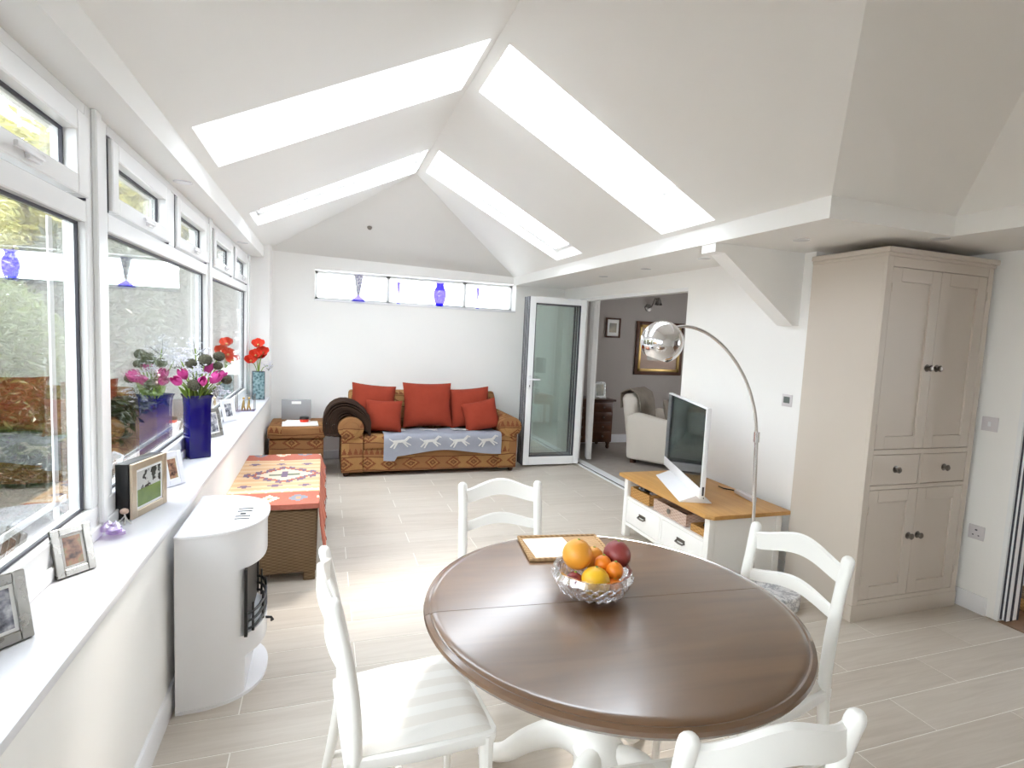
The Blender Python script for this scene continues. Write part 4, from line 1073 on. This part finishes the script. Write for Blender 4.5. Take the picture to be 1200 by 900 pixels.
photo_frame((-0.15,2.01,S+0.001), 50, 0.112, 0.15, 0.023, 0.014, 'silver', 'photo_sepia', 'small pewter photo frame with portrait and black easel back')
photo_frame((-0.115,2.63,S+0.001), 74, 0.24, 0.225, 0.030, 0.012, 'goldpale', 'photo_lawn', 'thick gold photo frame with dark sides and lawn picture', 0.0, False)
bx = bpy.data.objects[[o.name for o in bpy.data.objects if o.name.startswith('photo_frame')][-1]]
obj('case', boxes(((-0.12,0.004,0),(0.12,0.055,0.225))), 'black', bx, bevel=0.002, label='black deep frame case')
photo_frame((-0.105,3.02,S+0.001), 55, 0.115, 0.165, 0.026, 0.012, 'blossom', 'photo_sepia', 'white filigree photo frame just before the blue vase')
photo_frame((-0.14,4.27,S+0.001), 58, 0.15, 0.20, 0.026, 0.012, 'silver', 'photo_bw', 'silver photo frame just beyond the blue vase')
photo_frame((-0.145,4.96,S+0.001), 60, 0.15, 0.18, 0.028, 0.012, 'blossom', 'photo_bw', 'white photo frame second beyond the blue vase')
# amethyst
b = bm_()
for k in range(9):
    a = random.uniform(0, 2*PI); l = random.uniform(0.02,0.045); tip = Vector((math.cos(a)*l*1.3, math.sin(a)*l*1.3, random.uniform(0.012,0.045)))
    lathe(b, [(0.0,0.0),(0.014,0.004),(0.013,0.018),(0.0,0.032)], 6, (tip.x*0.55, tip.y*0.55, max(0.0, tip.z-0.02)), 1.2, 1.0)
solo('amethyst_cluster', b, 'crystal', 'lilac crystal cluster lying on the sill near the gold frame', 'crystal', (-0.155,2.33,S+0.001), smooth=0, bevel=0)
fg = thing('figurine', 'tiny pink wire figure beside the gold frame', 'figurine', (-0.15,2.46,S))
b = bm_(); tube(b, [(0,0,0.0),(0.004,0,0.03),(0,0,0.045)], 0.003, 6); tube(b, [(0.02,0.01,0.0),(0.008,0.004,0.02),(0.002,0,0.035)], 0.0025, 6); tube(b, [(-0.03,-0.015,0.004),(-0.012,-0.004,0.02),(0,0,0.035)], 0.0025, 6); obj('body', b, 'motif', fg)
b = bm_(); ball(b, (0,0,0.055), 0.013, 12, 8, (1.2,1,0.9)); obj('head', b, 'wickerpink', fg)
# wire and glass keepsake
wk = thing('glass_keepsake', 'small clear glass stand with bronze figures near the poppies', 'ornament', (-0.10,5.55,S))
b = boxes(((-0.08,-0.05,0),(0.08,0.05,0.008))); obj('glass_base', b, 'crystal', wk, smooth=0)
for x, y in ((-0.075,-0.045),(0.075,-0.045),(-0.075,0.045),(0.075,0.045)): b = bm_(); tube(b, [(x,y,0),(x,y,0.16)], 0.003, 6); obj('wire', b, 'pewter', wk)
for x in (-0.02,0.025):
    b = bm_(); tube(b, [(x-0.012,0,0.008),(x,0,0.06),(x+0.004,0,0.10)], [0.006,0.012,0.006], 8); tube(b, [(x+0.015,0,0.008),(x,0,0.06)], 0.006, 6); ball(b, (x+0.004,0,0.115), 0.011, 10, 7); obj('figure', b, 'gold', wk)

# ---- cobalt vase with tulips
VX, VY = -0.13, 3.66
va = thing('glass_vase', 'tall square cobalt blue glass vase full of tulips', 'vase', (VX,VY,S), math.radians(28))
b = bm_(); hw = 0.058
prof_v = [(0.0,0.96),(0.012,1.0),(0.30,1.0),(0.355,1.06),(0.375,1.22)]
rings = []
for z, k in prof_v: rings.append([b.verts.new((sx*hw*k, sy*hw*k, z)) for sx, sy in ((-1,-1),(1,-1),(1,1),(-1,1))])
for z, k in [(0.372,1.15),(0.33,0.92),(0.03,0.9)]: rings.append([b.verts.new((sx*hw*k, sy*hw*k, z)) for sx, sy in ((-1,-1),(1,-1),(1,1),(-1,1))])
for A, B in zip(rings, rings[1:]):
    for i in range(4): b.faces.new((A[i], A[(i+1)%4], B[(i+1)%4], B[i]))
b.faces.new(rings[0][::-1]); b.faces.new(rings[-1]); bmesh.ops.recalc_face_normals(b, faces=b.faces[:])
obj('glass_body', b, 'bluevase', va, bevel=0.006)
def stem_curve(bx_, by_, bz, tip, n=5):
    P0 = Vector((bx_,by_,bz)); P2 = Vector(tip); P1 = Vector((bx_ + (tip[0]-bx_)*0.25, by_ + (tip[1]-by_)*0.25, (bz+tip[2])/2 + 0.03))
    return [P0*(1-t_)**2 + P1*2*t_*(1-t_) + P2*t_*t_ for t_ in [k/n for k in range(n+1)]]
def flower(kind, tip, base, label, group, r=0.03, mat=None):
    t = thing(kind, label, 'flower', tuple(base), group=group)
    pts = [p - Vector(base) for p in stem_curve(base[0], base[1], base[2], tip)]
    b = bm_(); tube(b, pts, 0.0035, 6); obj('stem', b, 'stem', t)
    T = pts[-1]
    if kind == 'tulip':
        dirv = (pts[-1]-pts[-2]).normalized(); rot = dirv.to_track_quat('Z', 'Y').to_matrix().to_4x4()
        for k in range(6):
            a = k*PI/3; rr = r*(1.0 if k % 2 else 0.9)
            def fn(u, v, a=a, rr=rr):
                ang = a + (v-0.5)*1.3*(1-0.75*u**3); rad = rr*(0.25+1.5*u*(1-u)*1.25+0.35*u)*(1.0)
                return ((rad*math.cos(ang), rad*math.sin(ang), rr*2.3*u), (u, v))
            b = bm_(); sheet(b, fn, 6, 4, 0.0012); b.transform(Matrix.Translation(T) @ rot); obj('petal', b, mat or 'tulip', t, smooth=70)
        for sg in (-1, 1):
            m_ = pts[2]
            def lf(u, v, sg=sg, m_=m_):
                w_ = 0.050*math.sin(PI*min(1, u*0.92+0.08))*(v-0.5)*2
                return ((m_.x*0.6 + sg*0.03*u + (T.x-m_.x)*u*0.8, m_.y*0.6 + w_ + (T.y-m_.y)*u*0.9, m_.z*0.55 + (T.z-m_.z*0.5)*u*0.85), (u, v))
            b = bm_(); sheet(b, lf, 8, 2, 0.0015); obj('leaf', b, 'stem', t, smooth=70)
    elif kind == 'allium':
        b = bm_(); ball(b, T, r, 14, 10, (1,1,0.9)); obj('flower_head', b, mat or 'globe', t, smooth=0)
        b = bm_()
        for k in range(70):
            z = 1-2*(k+0.5)/70; q_ = math.sqrt(1-z*z); a = k*2.39996; d = Vector((q_*math.cos(a), q_*math.sin(a), z*0.9))
            tube(b, [T + d*r*0.95, T + d*r*1.12], [0.004,0.001], 4)
        f_ = obj('florets', b, mat or 'globe', t, smooth=0); f_['kind'] = 'stuff'
    elif kind == 'blossom_sprig':
        b = bm_()
        for k in range(44):
            d = Vector((random.gauss(0,1), random.gauss(0,1), random.gauss(0,1)))*r*0.55
            for j in range(4):
                a = j*PI/2 + k; q_ = T + d
                vs_ = [b.verts.new(q_ + Vector((math.cos(a+s_)*l_, math.sin(a+s_)*l_, 0.006*l_/0.009*(1 if k % 2 else -1)))) for s_, l_ in ((0,0.001),(-0.55,0.011),(0,0.016),(0.55,0.011))]
                b.faces.new(vs_)
        bmesh.ops.solidify(b, geom=b.faces[:], thickness=0.0008)
        f_ = obj('blossoms', b, 'blossom', t, smooth=0); f_['kind'] = 'stuff'
        b = bm_()
        for k in range(6): tube(b, [T - Vector((0,0,0.05)), T + Vector((random.gauss(0,r*0.6), random.gauss(0,r*0.6), random.gauss(0,r*0.4)))], 0.0012, 4)
        obj('twigs', b, 'globe', t)
    elif kind == 'poppy':
        for k in range(5):
            a = k*2*PI/5
            def fn(u, v, a=a):
                ang = a + (v-0.5)*1.7; rad = r*(0.1+0.95*u)
                return ((rad*math.cos(ang), rad*math.sin(ang), r*(0.75*u*u + 0.10*math.sin(v*9+a))), (u, v))
            b = bm_(); sheet(b, fn, 5, 5, 0.001); b.transform(Matrix.Translation(T) @ Matrix.Rotation(0.7, 4, 'X')); obj('petal', b, 'poppy', t, smooth=70)
        b = bm_(); ball(b, T + Vector((0,-0.005,0.008)), r*0.22, 8, 6); obj('flower_centre', b, 'gold', t)
zb = S+0.30
GT = 'flowers in the cobalt vase'
import sys
def P(dx, dy, z): return (VX+dx, VY+dy, z)
for (dx, dy, z), lab, rr in (((-0.06,-0.115,1.235),'magenta tulip at the far left front of the bouquet',0.030), ((-0.045,-0.06,1.26),'magenta tulip at the upper left of the bouquet',0.030), ((0.075,-0.015,1.235),'bright pink tulip at right front of the bouquet',0.034), ((0.03,-0.05,1.22),'pink tulip in the centre front of bouquet',0.028), ((0.04,0.05,1.285),'pale pink tulip high at the back of bouquet',0.030), ((0.10,0.06,1.25),'pink tulip at the right back of the bouquet',0.028)):
    flower('tulip', P(dx,dy,z), P(dx*0.2,dy*0.2,zb), lab, GT, rr)
for (dx, dy, z), lab, rr in (((-0.03,-0.0,1.345),'green-brown globe head at upper left of bouquet',0.030), ((0.04,0.02,1.365),'largest grey-green globe head at top centre of bouquet',0.038), ((0.10,0.10,1.385),'mauve-grey globe head at the top right of bouquet',0.032), ((0.10,0.06,1.33),'small green globe head below the top right one',0.026), ((0.0,-0.075,1.225),'dark speckled globe head low at the bouquet front',0.036), ((0.145,0.07,1.245),'mauve globe head jutting out to the right of bouquet',0.030)):
    flower('allium', P(dx,dy,z), P(dx*0.2,dy*0.2,zb), lab, GT, rr)
for (dx, dy, z), lab, rr in (((-0.02,0.06,1.43),'tallest airy white blossom sprig above the bouquet',0.075), ((0.0,-0.02,1.30),'dense white blossom cluster in middle of bouquet',0.055), ((-0.09,0.03,1.36),'white blossom sprig at left side of bouquet',0.055), ((0.10,0.02,1.19),'white blossom spray hanging low over the vase rim',0.05)):
    flower('blossom_sprig', P(dx,dy,z), P(dx*0.2,dy*0.2,zb), lab, GT, rr)

# ---- teal vase with poppies
PX, PY = -0.085, 6.40
tv_ = thing('glass_vase', 'square teal patterned vase holding red poppies by end wall', 'vase', (PX,PY,S), math.radians(12))
b = bm_(); box(b, (-0.058,-0.05,0), (0.058,0.05,0.30)); obj('glass_body', b, 'teal', tv_, bevel=0.004)
obj('metal_edge', boxes(((-0.060,-0.052,0.0),(-0.055,-0.047,0.302)), ((0.055,-0.052,0.0),(0.060,-0.047,0.302)), ((-0.06,-0.052,0.0),(0.06,-0.047,0.006)), ((-0.06,-0.052,0.296),(0.06,-0.047,0.302))), 'gasket', tv_, smooth=0)
for (dx, dy, z), lab in (((-0.0,0.0,1.36),'topmost red poppy in the teal vase'), ((0.045,-0.02,1.28),'red poppy at the right of teal vase bunch'), ((-0.02,-0.03,1.25),'red poppy in the centre of teal vase bunch'), ((-0.065,-0.03,1.19),'lowest red poppy at the left of teal vase'), ((0.02,0.02,1.24),'red poppy at the back of teal vase bunch')):
    flower('poppy', (PX+dx,PY+dy,z), (PX+dx*0.2,PY+dy*0.2,S+0.30), lab, 'poppies in the teal vase', 0.062)
flower('blossom_sprig', (PX+0.10,PY-0.02,1.15), (PX+0.03,PY,S+0.30), 'pale green sprig leaning right out of the teal vase', 'poppies in the teal vase', 0.05)

# ---- blue glass on the slot window ledge
def ledge(name, prof, x, label, parts, seg=24):
    t = thing(name, label, 'vase', (x, D+0.03, fz0+0.001), group='blue glass on the slot window ledge')
    for nm, pf, mt in parts:
        b = bm_(); lathe(b, pf, seg); obj(nm, b, mt, t, smooth=50)
spk = Mat('speckled_cut_glass', srgb(150,150,190), 0.15)
v_ = spk.n('ShaderNodeTexVoronoi'); v_.inputs['Scale'].default_value = 60; spk.link(spk.coord(), v_.inputs[0])
spk.color(spk.ramp(X(spk.nt, v_.outputs[0]), [(0.25, srgb(70,62,150)), (0.5, srgb(226,226,236))])); M['speckle'] = spk.m
ledge('trumpet_vase', None, 0.955, 'blue and clear cut glass trumpet vase on the slot window', [('foot', [(0,0),(0.082,0),(0.08,0.02),(0.045,0.05),(0.018,0.075),(0.0,0.075)], 'bluedeep'), ('bowl', [(0.0,0.07),(0.018,0.075),(0.022,0.11),(0.035,0.19),(0.052,0.29),(0.062,0.315),(0.055,0.312),(0.03,0.19),(0.0,0.10)], 'speckle')])
ledge('urn_vase', None, 1.945, 'bright blue bulbous glass urn on the slot window', [('body', [(0,0),(0.035,0),(0.048,0.012),(0.07,0.07),(0.083,0.14),(0.078,0.20),(0.052,0.245),(0.046,0.27),(0.064,0.298),(0.058,0.298),(0.04,0.27),(0.046,0.24),(0.072,0.19),(0.077,0.14),(0.064,0.07),(0.04,0.015),(0.0,0.012)], 'blueglass'), ('base', [(0,0.001),(0.034,0.001),(0.046,0.016),(0.05,0.04),(0.0,0.04)], 'bluedeep'), ('collar', [(0.0,0.20),(0.074,0.20),(0.05,0.243),(0.044,0.27),(0.05,0.285),(0.0,0.285)], 'blueglass')])
for x, lab in ((1.43,'thin pale blue flute glass between trumpet vase and urn'), (2.44,'thin pale blue flute glass right of the blue urn')):
    ledge('flute_glass', None, x, lab, [('foot', [(0,0),(0.028,0),(0.026,0.006),(0.005,0.02),(0.0,0.02)], 'blueglass'), ('stem', [(0.0,0.018),(0.006,0.02),(0.005,0.09),(0.0,0.09)], 'crystal'), ('bowl', [(0.0,0.085),(0.008,0.09),(0.014,0.15),(0.022,0.27),(0.018,0.27),(0.008,0.12),(0.0,0.10)], 'blueglass')], 14)

# ================================================================== sitting room contents
ac = thing('armchair', 'cream leather armchair in the sitting room beyond', 'armchair', (4.86,6.15,0.004), math.radians(35))
obj('base', boxes(((-0.30,-0.36,0.06),(0.30,0.36,0.32))), 'leather', ac, bevel=0.04, seg=3)
obj('seat_cushion', boxes(((-0.28,-0.38,0.32),(0.28,0.28,0.46))), 'leather', ac, bevel=0.05, seg=3)
for s in (-1,1):
    b = bm_(); prism(b, [(-0.38,0.06),(0.36,0.06),(0.40,0.62),(0.25,0.68),(-0.30,0.60),(-0.40,0.52)], 0, s*0.29, s*0.41); bmesh.ops.recalc_face_normals(b, faces=b.faces[:]); obj('arm', b, 'leather', ac, bevel=0.04, seg=3)
b = bm_(); prism(b, [(0.24,0.30),(0.40,0.30),(0.50,0.86),(0.42,0.92),(0.33,0.86)], 0, -0.36, 0.36); obj('back', b, 'leather', ac, bevel=0.05, seg=3)
for s in (-1,1):
    for y in (-0.3,0.3): obj('foot', boxes(((s*0.3-0.03,y-0.03,0),(s*0.3+0.03,y+0.03,0.07))), 'darkwood', ac, smooth=0)
def drape(u, v):
    pth = [(0.235,0.50),(0.285,0.78),(0.325,0.90),(0.42,0.955),(0.525,0.90),(0.52,0.70)]
    k = min(4, int(u*5)); f = u*5-k; A, B = pth[k], pth[k+1]
    return ((-0.27+0.50*v+0.03*math.sin(u*6), A[0]+(B[0]-A[0])*f + 0.006*math.sin(v*15), A[1]+(B[1]-A[1])*f), (u, v))
b = bm_(); sheet(b, drape, 20, 14, 0.012); bmesh.ops.recalc_face_normals(b, faces=b.faces[:])
o = solo('throw_blanket', b, 'greythrow', 'taupe throw draped over the back of the armchair', 'blanket', (4.86,6.15,0.004), math.radians(35), smooth=60)
b = bm_(); pillow(b, 0.42, 0.42, 0.14); o = solo('cushion', b, 'greythrow', 'brown patterned cushion on the cream armchair', 'cushion', (4.90,6.10,0.66), math.radians(40), smooth=80); o.rotation_euler = (-0.3,0,math.radians(40))
ds = thing('chest_of_drawers', 'dark wooden chest of drawers against the sitting room wall', 'dresser', (4.25,7.27,0.004))
obj('carcass', boxes(((-0.33,-0.20,0.10),(0.33,0.22,0.70))), 'darkwood', ds, bevel=0.006)
obj('top', boxes(((-0.36,-0.23,0.70),(0.36,0.235,0.73))), 'darkwood', ds, bevel=0.006)
for k in range(4):
    d = obj('drawer', boxes(((-0.30,-0.212,0.13+k*0.14),(0.30,-0.199,0.255+k*0.14))), 'darkwood', ds, bevel=0.004)
    for s in (-1,1): b = bm_(); ball(b, (s*0.17,-0.222,0.19+k*0.14), 0.014, 10, 7); obj('knob', b, 'pewter', d)
for x in (-0.29,0.29):
    for y in (-0.16,0.18): b = bm_(); lathe(b, [(0.02,0),(0.03,0.03),(0.024,0.06),(0.04,0.10)], 12, (x,y,0)); obj('foot', b, 'darkwood', ds)
t = photo_frame((4.42,7.20,0.736), 5, 0.20, 0.24, 0.025, 0.012, 'silver', 'photo_lake', 'silver photo frame standing on the chest of drawers', 0.15); t['group'] = 'picture frames in the sitting room'
def wall_picture(x, z, w_, h_, k, mats, pm, label):
    t = thing('wall_picture', label, 'picture', (x,7.528,z), group='framed pictures on the sitting room wall')
    obj('frame', boxes(((-w_/2,-0.03,-h_/2),(-w_/2+k,0,h_/2)), ((w_/2-k,-0.03,-h_/2),(w_/2,0,h_/2)), ((-w_/2+k,-0.03,-h_/2),(w_/2-k,0,-h_/2+k)), ((-w_/2+k,-0.03,h_/2-k),(w_/2-k,0,h_/2))), mats[0], t, bevel=0.006)
    if len(mats) > 1:
        j = k*0.62; w3, h3 = w_-2*j, h_-2*j
        obj('gilt_slip', boxes(((-w3/2,-0.036,-h3/2),(-w3/2+k*.5,-0.01,h3/2)), ((w3/2-k*.5,-0.036,-h3/2),(w3/2,-0.01,h3/2)), ((-w3/2,-0.036,-h3/2),(w3/2,-0.01,-h3/2+k*.5)), ((-w3/2,-0.036,h3/2-k*.5),(w3/2,-0.01,h3/2))), mats[1], t, bevel=0.003)
    obj('mount', boxes(((-w_/2+k,-0.012,-h_/2+k),(w_/2-k,-0.002,h_/2-k))), 'wickerpink' if len(mats) > 1 else 'paper', t, smooth=0)
    mw = (w_-2*k)*0.30; mh = (h_-2*k)*0.28
    obj('print', boxes(((-mw,-0.016,-mh),(mw,-0.012,mh))), pm, t, smooth=0)
wall_picture(5.58, 1.49, 0.86, 0.83, 0.085, ['darkwood','gold'], 'photo_lake', 'large gilt-framed picture on the sitting room wall')
wall_picture(4.74, 1.78, 0.25, 0.30, 0.025, ['darkwood'], 'photo_lake', 'small dark-framed print on the sitting room wall')
wl = thing('wall_lamp', 'bronze wall light above the gilt picture', 'wall light', (5.34,7.53,2.12))
b = bm_(); lathe(b, [(0,0),(0.06,0),(0.055,0.02),(0.0,0.025)], 20); b.transform(Matrix.Rotation(PI/2, 4, 'X')); obj('back_plate', b, 'pewter', wl)
b = bm_(); tube(b, [(0,-0.02,0),(0.01,-0.09,0.02),(0.02,-0.12,0.09),(0.04,-0.12,0.14),(0.07,-0.13,0.13)], 0.012, 8); obj('bracket_arm', b, 'pewter', wl)
b = bm_(); lathe(b, [(0.02,0.05),(0.035,0.02),(0.06,-0.06),(0.055,-0.06),(0.03,0.02),(0.015,0.045)], 20, (0.09,-0.14,0.10)); obj('shade', b, 'silver', wl)
def curt(u, v):
    y = 6.36 + 0.16*v; x = 3.87 + 0.03*math.sin(v*30)
    return ((x + 0.05*u*u*v, y, 2.36 - 2.33*u), (u, v))
b = bm_(); sheet(b, curt, 20, 40, 0.004); bmesh.ops.recalc_face_normals(b, faces=b.faces[:])
solo('curtain', b, 'curtain', 'white curtain drawn back behind the folding door stack', 'curtain', smooth=70)
# side table with lamp, mirrored in the folding door glass
sd = thing('side_table', 'pale wooden side table with lamp, mirrored in door glass', 'side table', (4.20,3.32,0.004))
obj('top', boxes(((-0.26,-0.2,0.52),(0.26,0.2,0.55))), 'pine', sd, bevel=0.004); obj('apron', boxes(((-0.23,-0.17,0.40),(0.23,0.17,0.52))), 'pine', sd, smooth=0)
for x in (-0.21,0.21):
    for y in (-0.15,0.15): obj('leg', boxes(((x-0.02,y-0.02,0),(x+0.02,y+0.02,0.42))), 'pine', sd, smooth=0)
tlp = thing('table_lamp', 'table lamp with grey drum shade on the side table', 'lamp', (4.16,3.32,0.555))
b = bm_()
for k in range(3): ball(b, (0.01*(-1)**k,0,0.07+k*0.11), 0.05, 14, 10, (1.1,0.6,1.0))
lathe(b, [(0,0),(0.07,0),(0.07,0.02),(0,0.02)], 18); obj('base', b, 'silver', tlp)
b = bm_(); lathe(b, [(0.15,0.40),(0.15,0.66),(0.146,0.66),(0.146,0.40)], 28); obj('shade', b, 'concrete', tlp)

# ---- kitchen glimpse beyond the right-hand door
dk = thing('door_2', 'white folding door edges at the kitchen opening', 'folding door', (R2,2.06,0), kind='structure')
obj('jamb', boxes(((R2+0.0,2.075,0),(R2+0.15,2.10,2.06)), ((R2,NB,2.035),(R2+0.15,2.10,2.06))), 'upvc', dk, world=True, smooth=0)
for k in range(2):
    xx = R2+0.004 + k*0.06
    p_ = obj('door_panel', boxes(((xx,2.035,0.02),(xx+0.046,2.072,2.03))), 'upvc', dk, world=True, smooth=0)
    for ya in (2.036,2.058): obj('gasket', boxes(((xx-0.003,ya,0.02),(xx,ya+0.010,2.03))), 'gasket', p_, world=True, smooth=0)
    obj('gasket', boxes(((xx+0.034,2.031,0.02),(xx+0.045,2.035,2.03))), 'gasket', p_, world=True, smooth=0)
ku = thing('kitchen_unit', 'white kitchen base unit seen beyond the right door', 'cabinet', (5.5,2.55,0.003))
obj('carcass', boxes(((4.75,2.25,0.10),(6.3,2.83,0.86))), 'gloss', ku, world=True, smooth=0)
obj('plinth', boxes(((4.76,2.30,0.003),(6.3,2.83,0.10))), 'gloss', ku, world=True, smooth=0)
for k in range(3): obj('door', boxes(((4.76+k*0.51,2.232,0.115),(5.255+k*0.51,2.25,0.85))), 'gloss', ku, world=True, bevel=0.003)
solo('kitchen_worktop', boxes(((4.72,2.21,0.863),(6.3,2.83,0.90))), 'blackgloss', 'dark kitchen worktop beyond the right door', 'worktop', bevel=0.003)
kb = thing('basket', 'round wicker basket on the kitchen floor beyond the right door', 'basket', (4.90,2.06,0.004))
b = bm_(); lathe(b, [(0,0),(0.11,0),(0.13,0.02),(0.14,0.10),(0.125,0.10),(0.115,0.03),(0,0.02)], 24); obj('wicker_wall', b, 'wickerlight', kb)
b = bm_(); lathe(b, [(0.123,0.095),(0.145,0.095),(0.145,0.118),(0.123,0.118)], 24); obj('rim', b, 'wicker', kb)

# ================================================================== garden outside the long window
solo('ground_garden', boxes(((-14,-6,-0.35),(-0.45,22,-0.30))), 'soil', 'dark garden soil outside the window', 'soil', kind='structure', smooth=0)
solo('ground_patio', boxes(((-1.25,-6,-0.30),(-0.45,14,-0.22))), 'paving', 'pale paved strip along the outside of the window', 'paving', kind='structure', smooth=0)
solo('wall_left_outside', boxes(((-0.45,NB,-0.35),(-0.30,D+0.25,S-0.03))), 'wall', 'outer face of the low window wall', 'wall', kind='structure', smooth=0)
def leaves(n, pos, size, seed):
    rnd = random.Random(seed); vs_, fs = [], []
    for k in range(n):
        p = Vector(pos(rnd)); a = Vector((rnd.gauss(0,1), rnd.gauss(0,1), rnd.gauss(0,0.7)))
        if a.length < 0.1: a = Vector((1,0,0))
        a.normalize(); bv = a.cross(Vector((rnd.gauss(0,1), rnd.gauss(0,1), rnd.gauss(0,1))))
        if bv.length < 0.05: continue
        bv.normalize(); l = size*rnd.uniform(0.6,1.3); w_ = l*0.4; nv = a.cross(bv)*l*0.12
        i = len(vs_); vs_ += [p, p + a*l*0.5 + bv*w_*0.5 + nv, p + a*l, p + a*l*0.5 - bv*w_*0.5 + nv]; fs.append((i,i+1,i+2,i+3))
    me = bpy.data.meshes.new('foliage'); me.from_pydata([tuple(v) for v in vs_], [], fs); return me
def shrub(c, rad, n, size, mat, label, seed, name='shrub', cat='shrub', trunk=True):
    t = thing(name, label, cat, (c[0],c[1],-0.30), group='planting outside the long window')
    cz = c[2] + 0.30
    def pos(r):
        d = Vector((r.gauss(0,1), r.gauss(0,1), r.gauss(0,1))).normalized(); k = r.random()**0.4
        return (d.x*rad[0]*k, d.y*rad[1]*k, max(0.02, cz + d.z*rad[2]*k))
    me = leaves(n, pos, size, seed); me.materials.append(M[mat])
    o = bpy.data.objects.new('foliage', me); C.objects.link(o); o.parent = t; o['kind'] = 'stuff'
    b = bm_(); rnd = random.Random(seed+5)
    for k in range(6):
        a = rnd.uniform(0,2*PI); tube(b, [(0.05*math.cos(a),0.05*math.sin(a),0), (rad[0]*0.2*math.cos(a),rad[1]*0.2*math.sin(a),cz*0.5), (rad[0]*0.6*math.cos(a),rad[1]*0.6*math.sin(a),cz*1.1)], [0.03,0.02,0.008], 6)
    obj('branches', b, 'bark', t)
shrub((-2.3,4.3,0.95), (0.7,1.0,0.95), 15000, 0.075, 'leaf_mid', 'mid green glossy shrub outside the nearest window pane', 1)
shrub((-2.4,6.3,0.95), (0.7,1.0,1.0), 15000, 0.08, 'leaf_mid', 'mid green shrub outside the middle window pane', 2)
shrub((-2.4,2.2,0.7), (0.6,0.9,0.9), 12000, 0.075, 'leaf_mid', 'mid green shrub beside the near end of the window', 3)
shrub((-3.9,5.0,2.1), (0.9,1.4,1.3), 16000, 0.095, 'leaf_yel', 'tall yellow-green bush above the nearest shrubs', 4)
shrub((-3.9,8.2,2.2), (0.9,1.6,1.4), 16000, 0.10, 'leaf_yel', 'tall yellow-green bush outside the middle bay', 5)
shrub((-2.6,9.6,1.3), (0.8,1.7,1.6), 8000, 0.19, 'leaf_dark', 'added dark hedge bush blocking bright sky beyond the middle bay', 6)  # dark hedge bushes added as backdrop, hiding bright sky behind the panes
shrub((-2.9,13.4,1.5), (0.9,2.0,1.8), 8000, 0.24, 'leaf_dark', 'added dark hedge bush blocking bright sky outside the last bay', 16)
shrub((-3.0,18.0,1.8), (1.2,2.5,2.1), 7000, 0.32, 'leaf_dark', 'farthest added dark hedge bush blocking bright sky down the garden', 17)
shrub((-4.6,13.0,3.6), (1.2,2.4,1.5), 7000, 0.24, 'leaf_yel', 'tall yellow tree crown over the dark hedge', 18, 'tree', 'tree')
shrub((-5.0,19.0,4.6), (1.6,3.0,2.2), 7000, 0.32, 'leaf_yel', 'farthest yellow tree crown down the garden', 19, 'tree', 'tree')
shrub((-3.8,2.2,2.0), (0.9,1.3,1.3), 14000, 0.095, 'leaf_yel', 'tall yellow-green bush nearest the camera', 7)
shrub((-6.4,6.6,3.4), (1.4,2.2,1.5), 7000, 0.18, 'leaf_red', 'copper-leaved tree rising behind the hedge', 8, 'tree', 'tree')
shrub((-1.85,3.2,0.02), (0.28,0.5,0.28), 1500, 0.06, 'leaf_dark', 'low dark plant by the paving near the camera', 9, 'low_plant', 'plant')
shrub((-1.85,4.4,0.02), (0.3,0.5,0.30), 1500, 0.07, 'leaf_dark', 'low dark plant by the paving at middle distance', 10, 'low_plant', 'plant')
shrub((-1.85,5.8,0.05), (0.3,0.55,0.32), 1500, 0.07, 'leaf_dark', 'low dark plant by the paving beneath the blue vase', 11, 'low_plant', 'plant')
def rock(x, y, r, label, seed):
    rnd = random.Random(seed); b = bm_(); bmesh.ops.create_icosphere(b, subdivisions=2, radius=r)
    for v in b.verts: v.co *= rnd.uniform(0.82,1.15); v.co.z *= 0.65
    solo('garden_rock', b, 'rock', label, 'rock', (x,y,-0.24+r*0.4), group='rocks edging the paving', smooth=0)
for i, (x, y, r, lab) in enumerate(((-1.32,2.75,0.10,'nearest grey rock edging the paving'), (-1.30,3.15,0.13,'larger grey rock second along the paving edge'), (-1.34,3.62,0.09,'small grey rock third along the paving edge'), (-1.30,4.2,0.11,'grey rock fourth along the paving edge'))): rock(x, y, r, lab, i+20)
def pot(x, y, r, h_, mat, label, seed):
    t = thing('plant_pot', label, 'plant pot', (x,y,-0.22), group='pots on the paving')
    b = bm_(); lathe(b, [(0,0),(r*0.7,0),(r,h_),(r*1.06,h_),(r*1.06,h_+0.03),(r*0.92,h_+0.03),(r*0.9,h_-0.03),(0,h_-0.03)], 22); obj('pot', b, mat, t)
    me = leaves(420, lambda rn: (rn.gauss(0,r*0.7), rn.gauss(0,r*0.7), h_+abs(rn.gauss(0,0.13))), 0.07, seed); me.materials.append(M['leaf_dark']); o = bpy.data.objects.new('foliage', me); C.objects.link(o); o.parent = t; o['kind'] = 'stuff'
pot(-0.95,4.75,0.17,0.30,'terracotta','terracotta pot with green plant outside the middle bay',31)
pot(-0.98,5.45,0.20,0.34,'bluevase','glazed blue pot with green plant outside the middle bay',32)
fe = thing('garden_fence', 'brown timber fence at the back of the garden', 'fence', (-8.2,8,-0.3))
for k in range(120):
    y = -3 + k*0.152
    if k == 0:
        proto = obj('fence_board', boxes(((-0.01,-0.072,0),(0.01,0.072,1.9))), 'fence', fe, smooth=0); proto.location = (0,y-8,0)
    else:
        c_ = proto.copy(); C.objects.link(c_); c_.parent = fe; c_.location = (0.004*(k%2), y-8, 0)
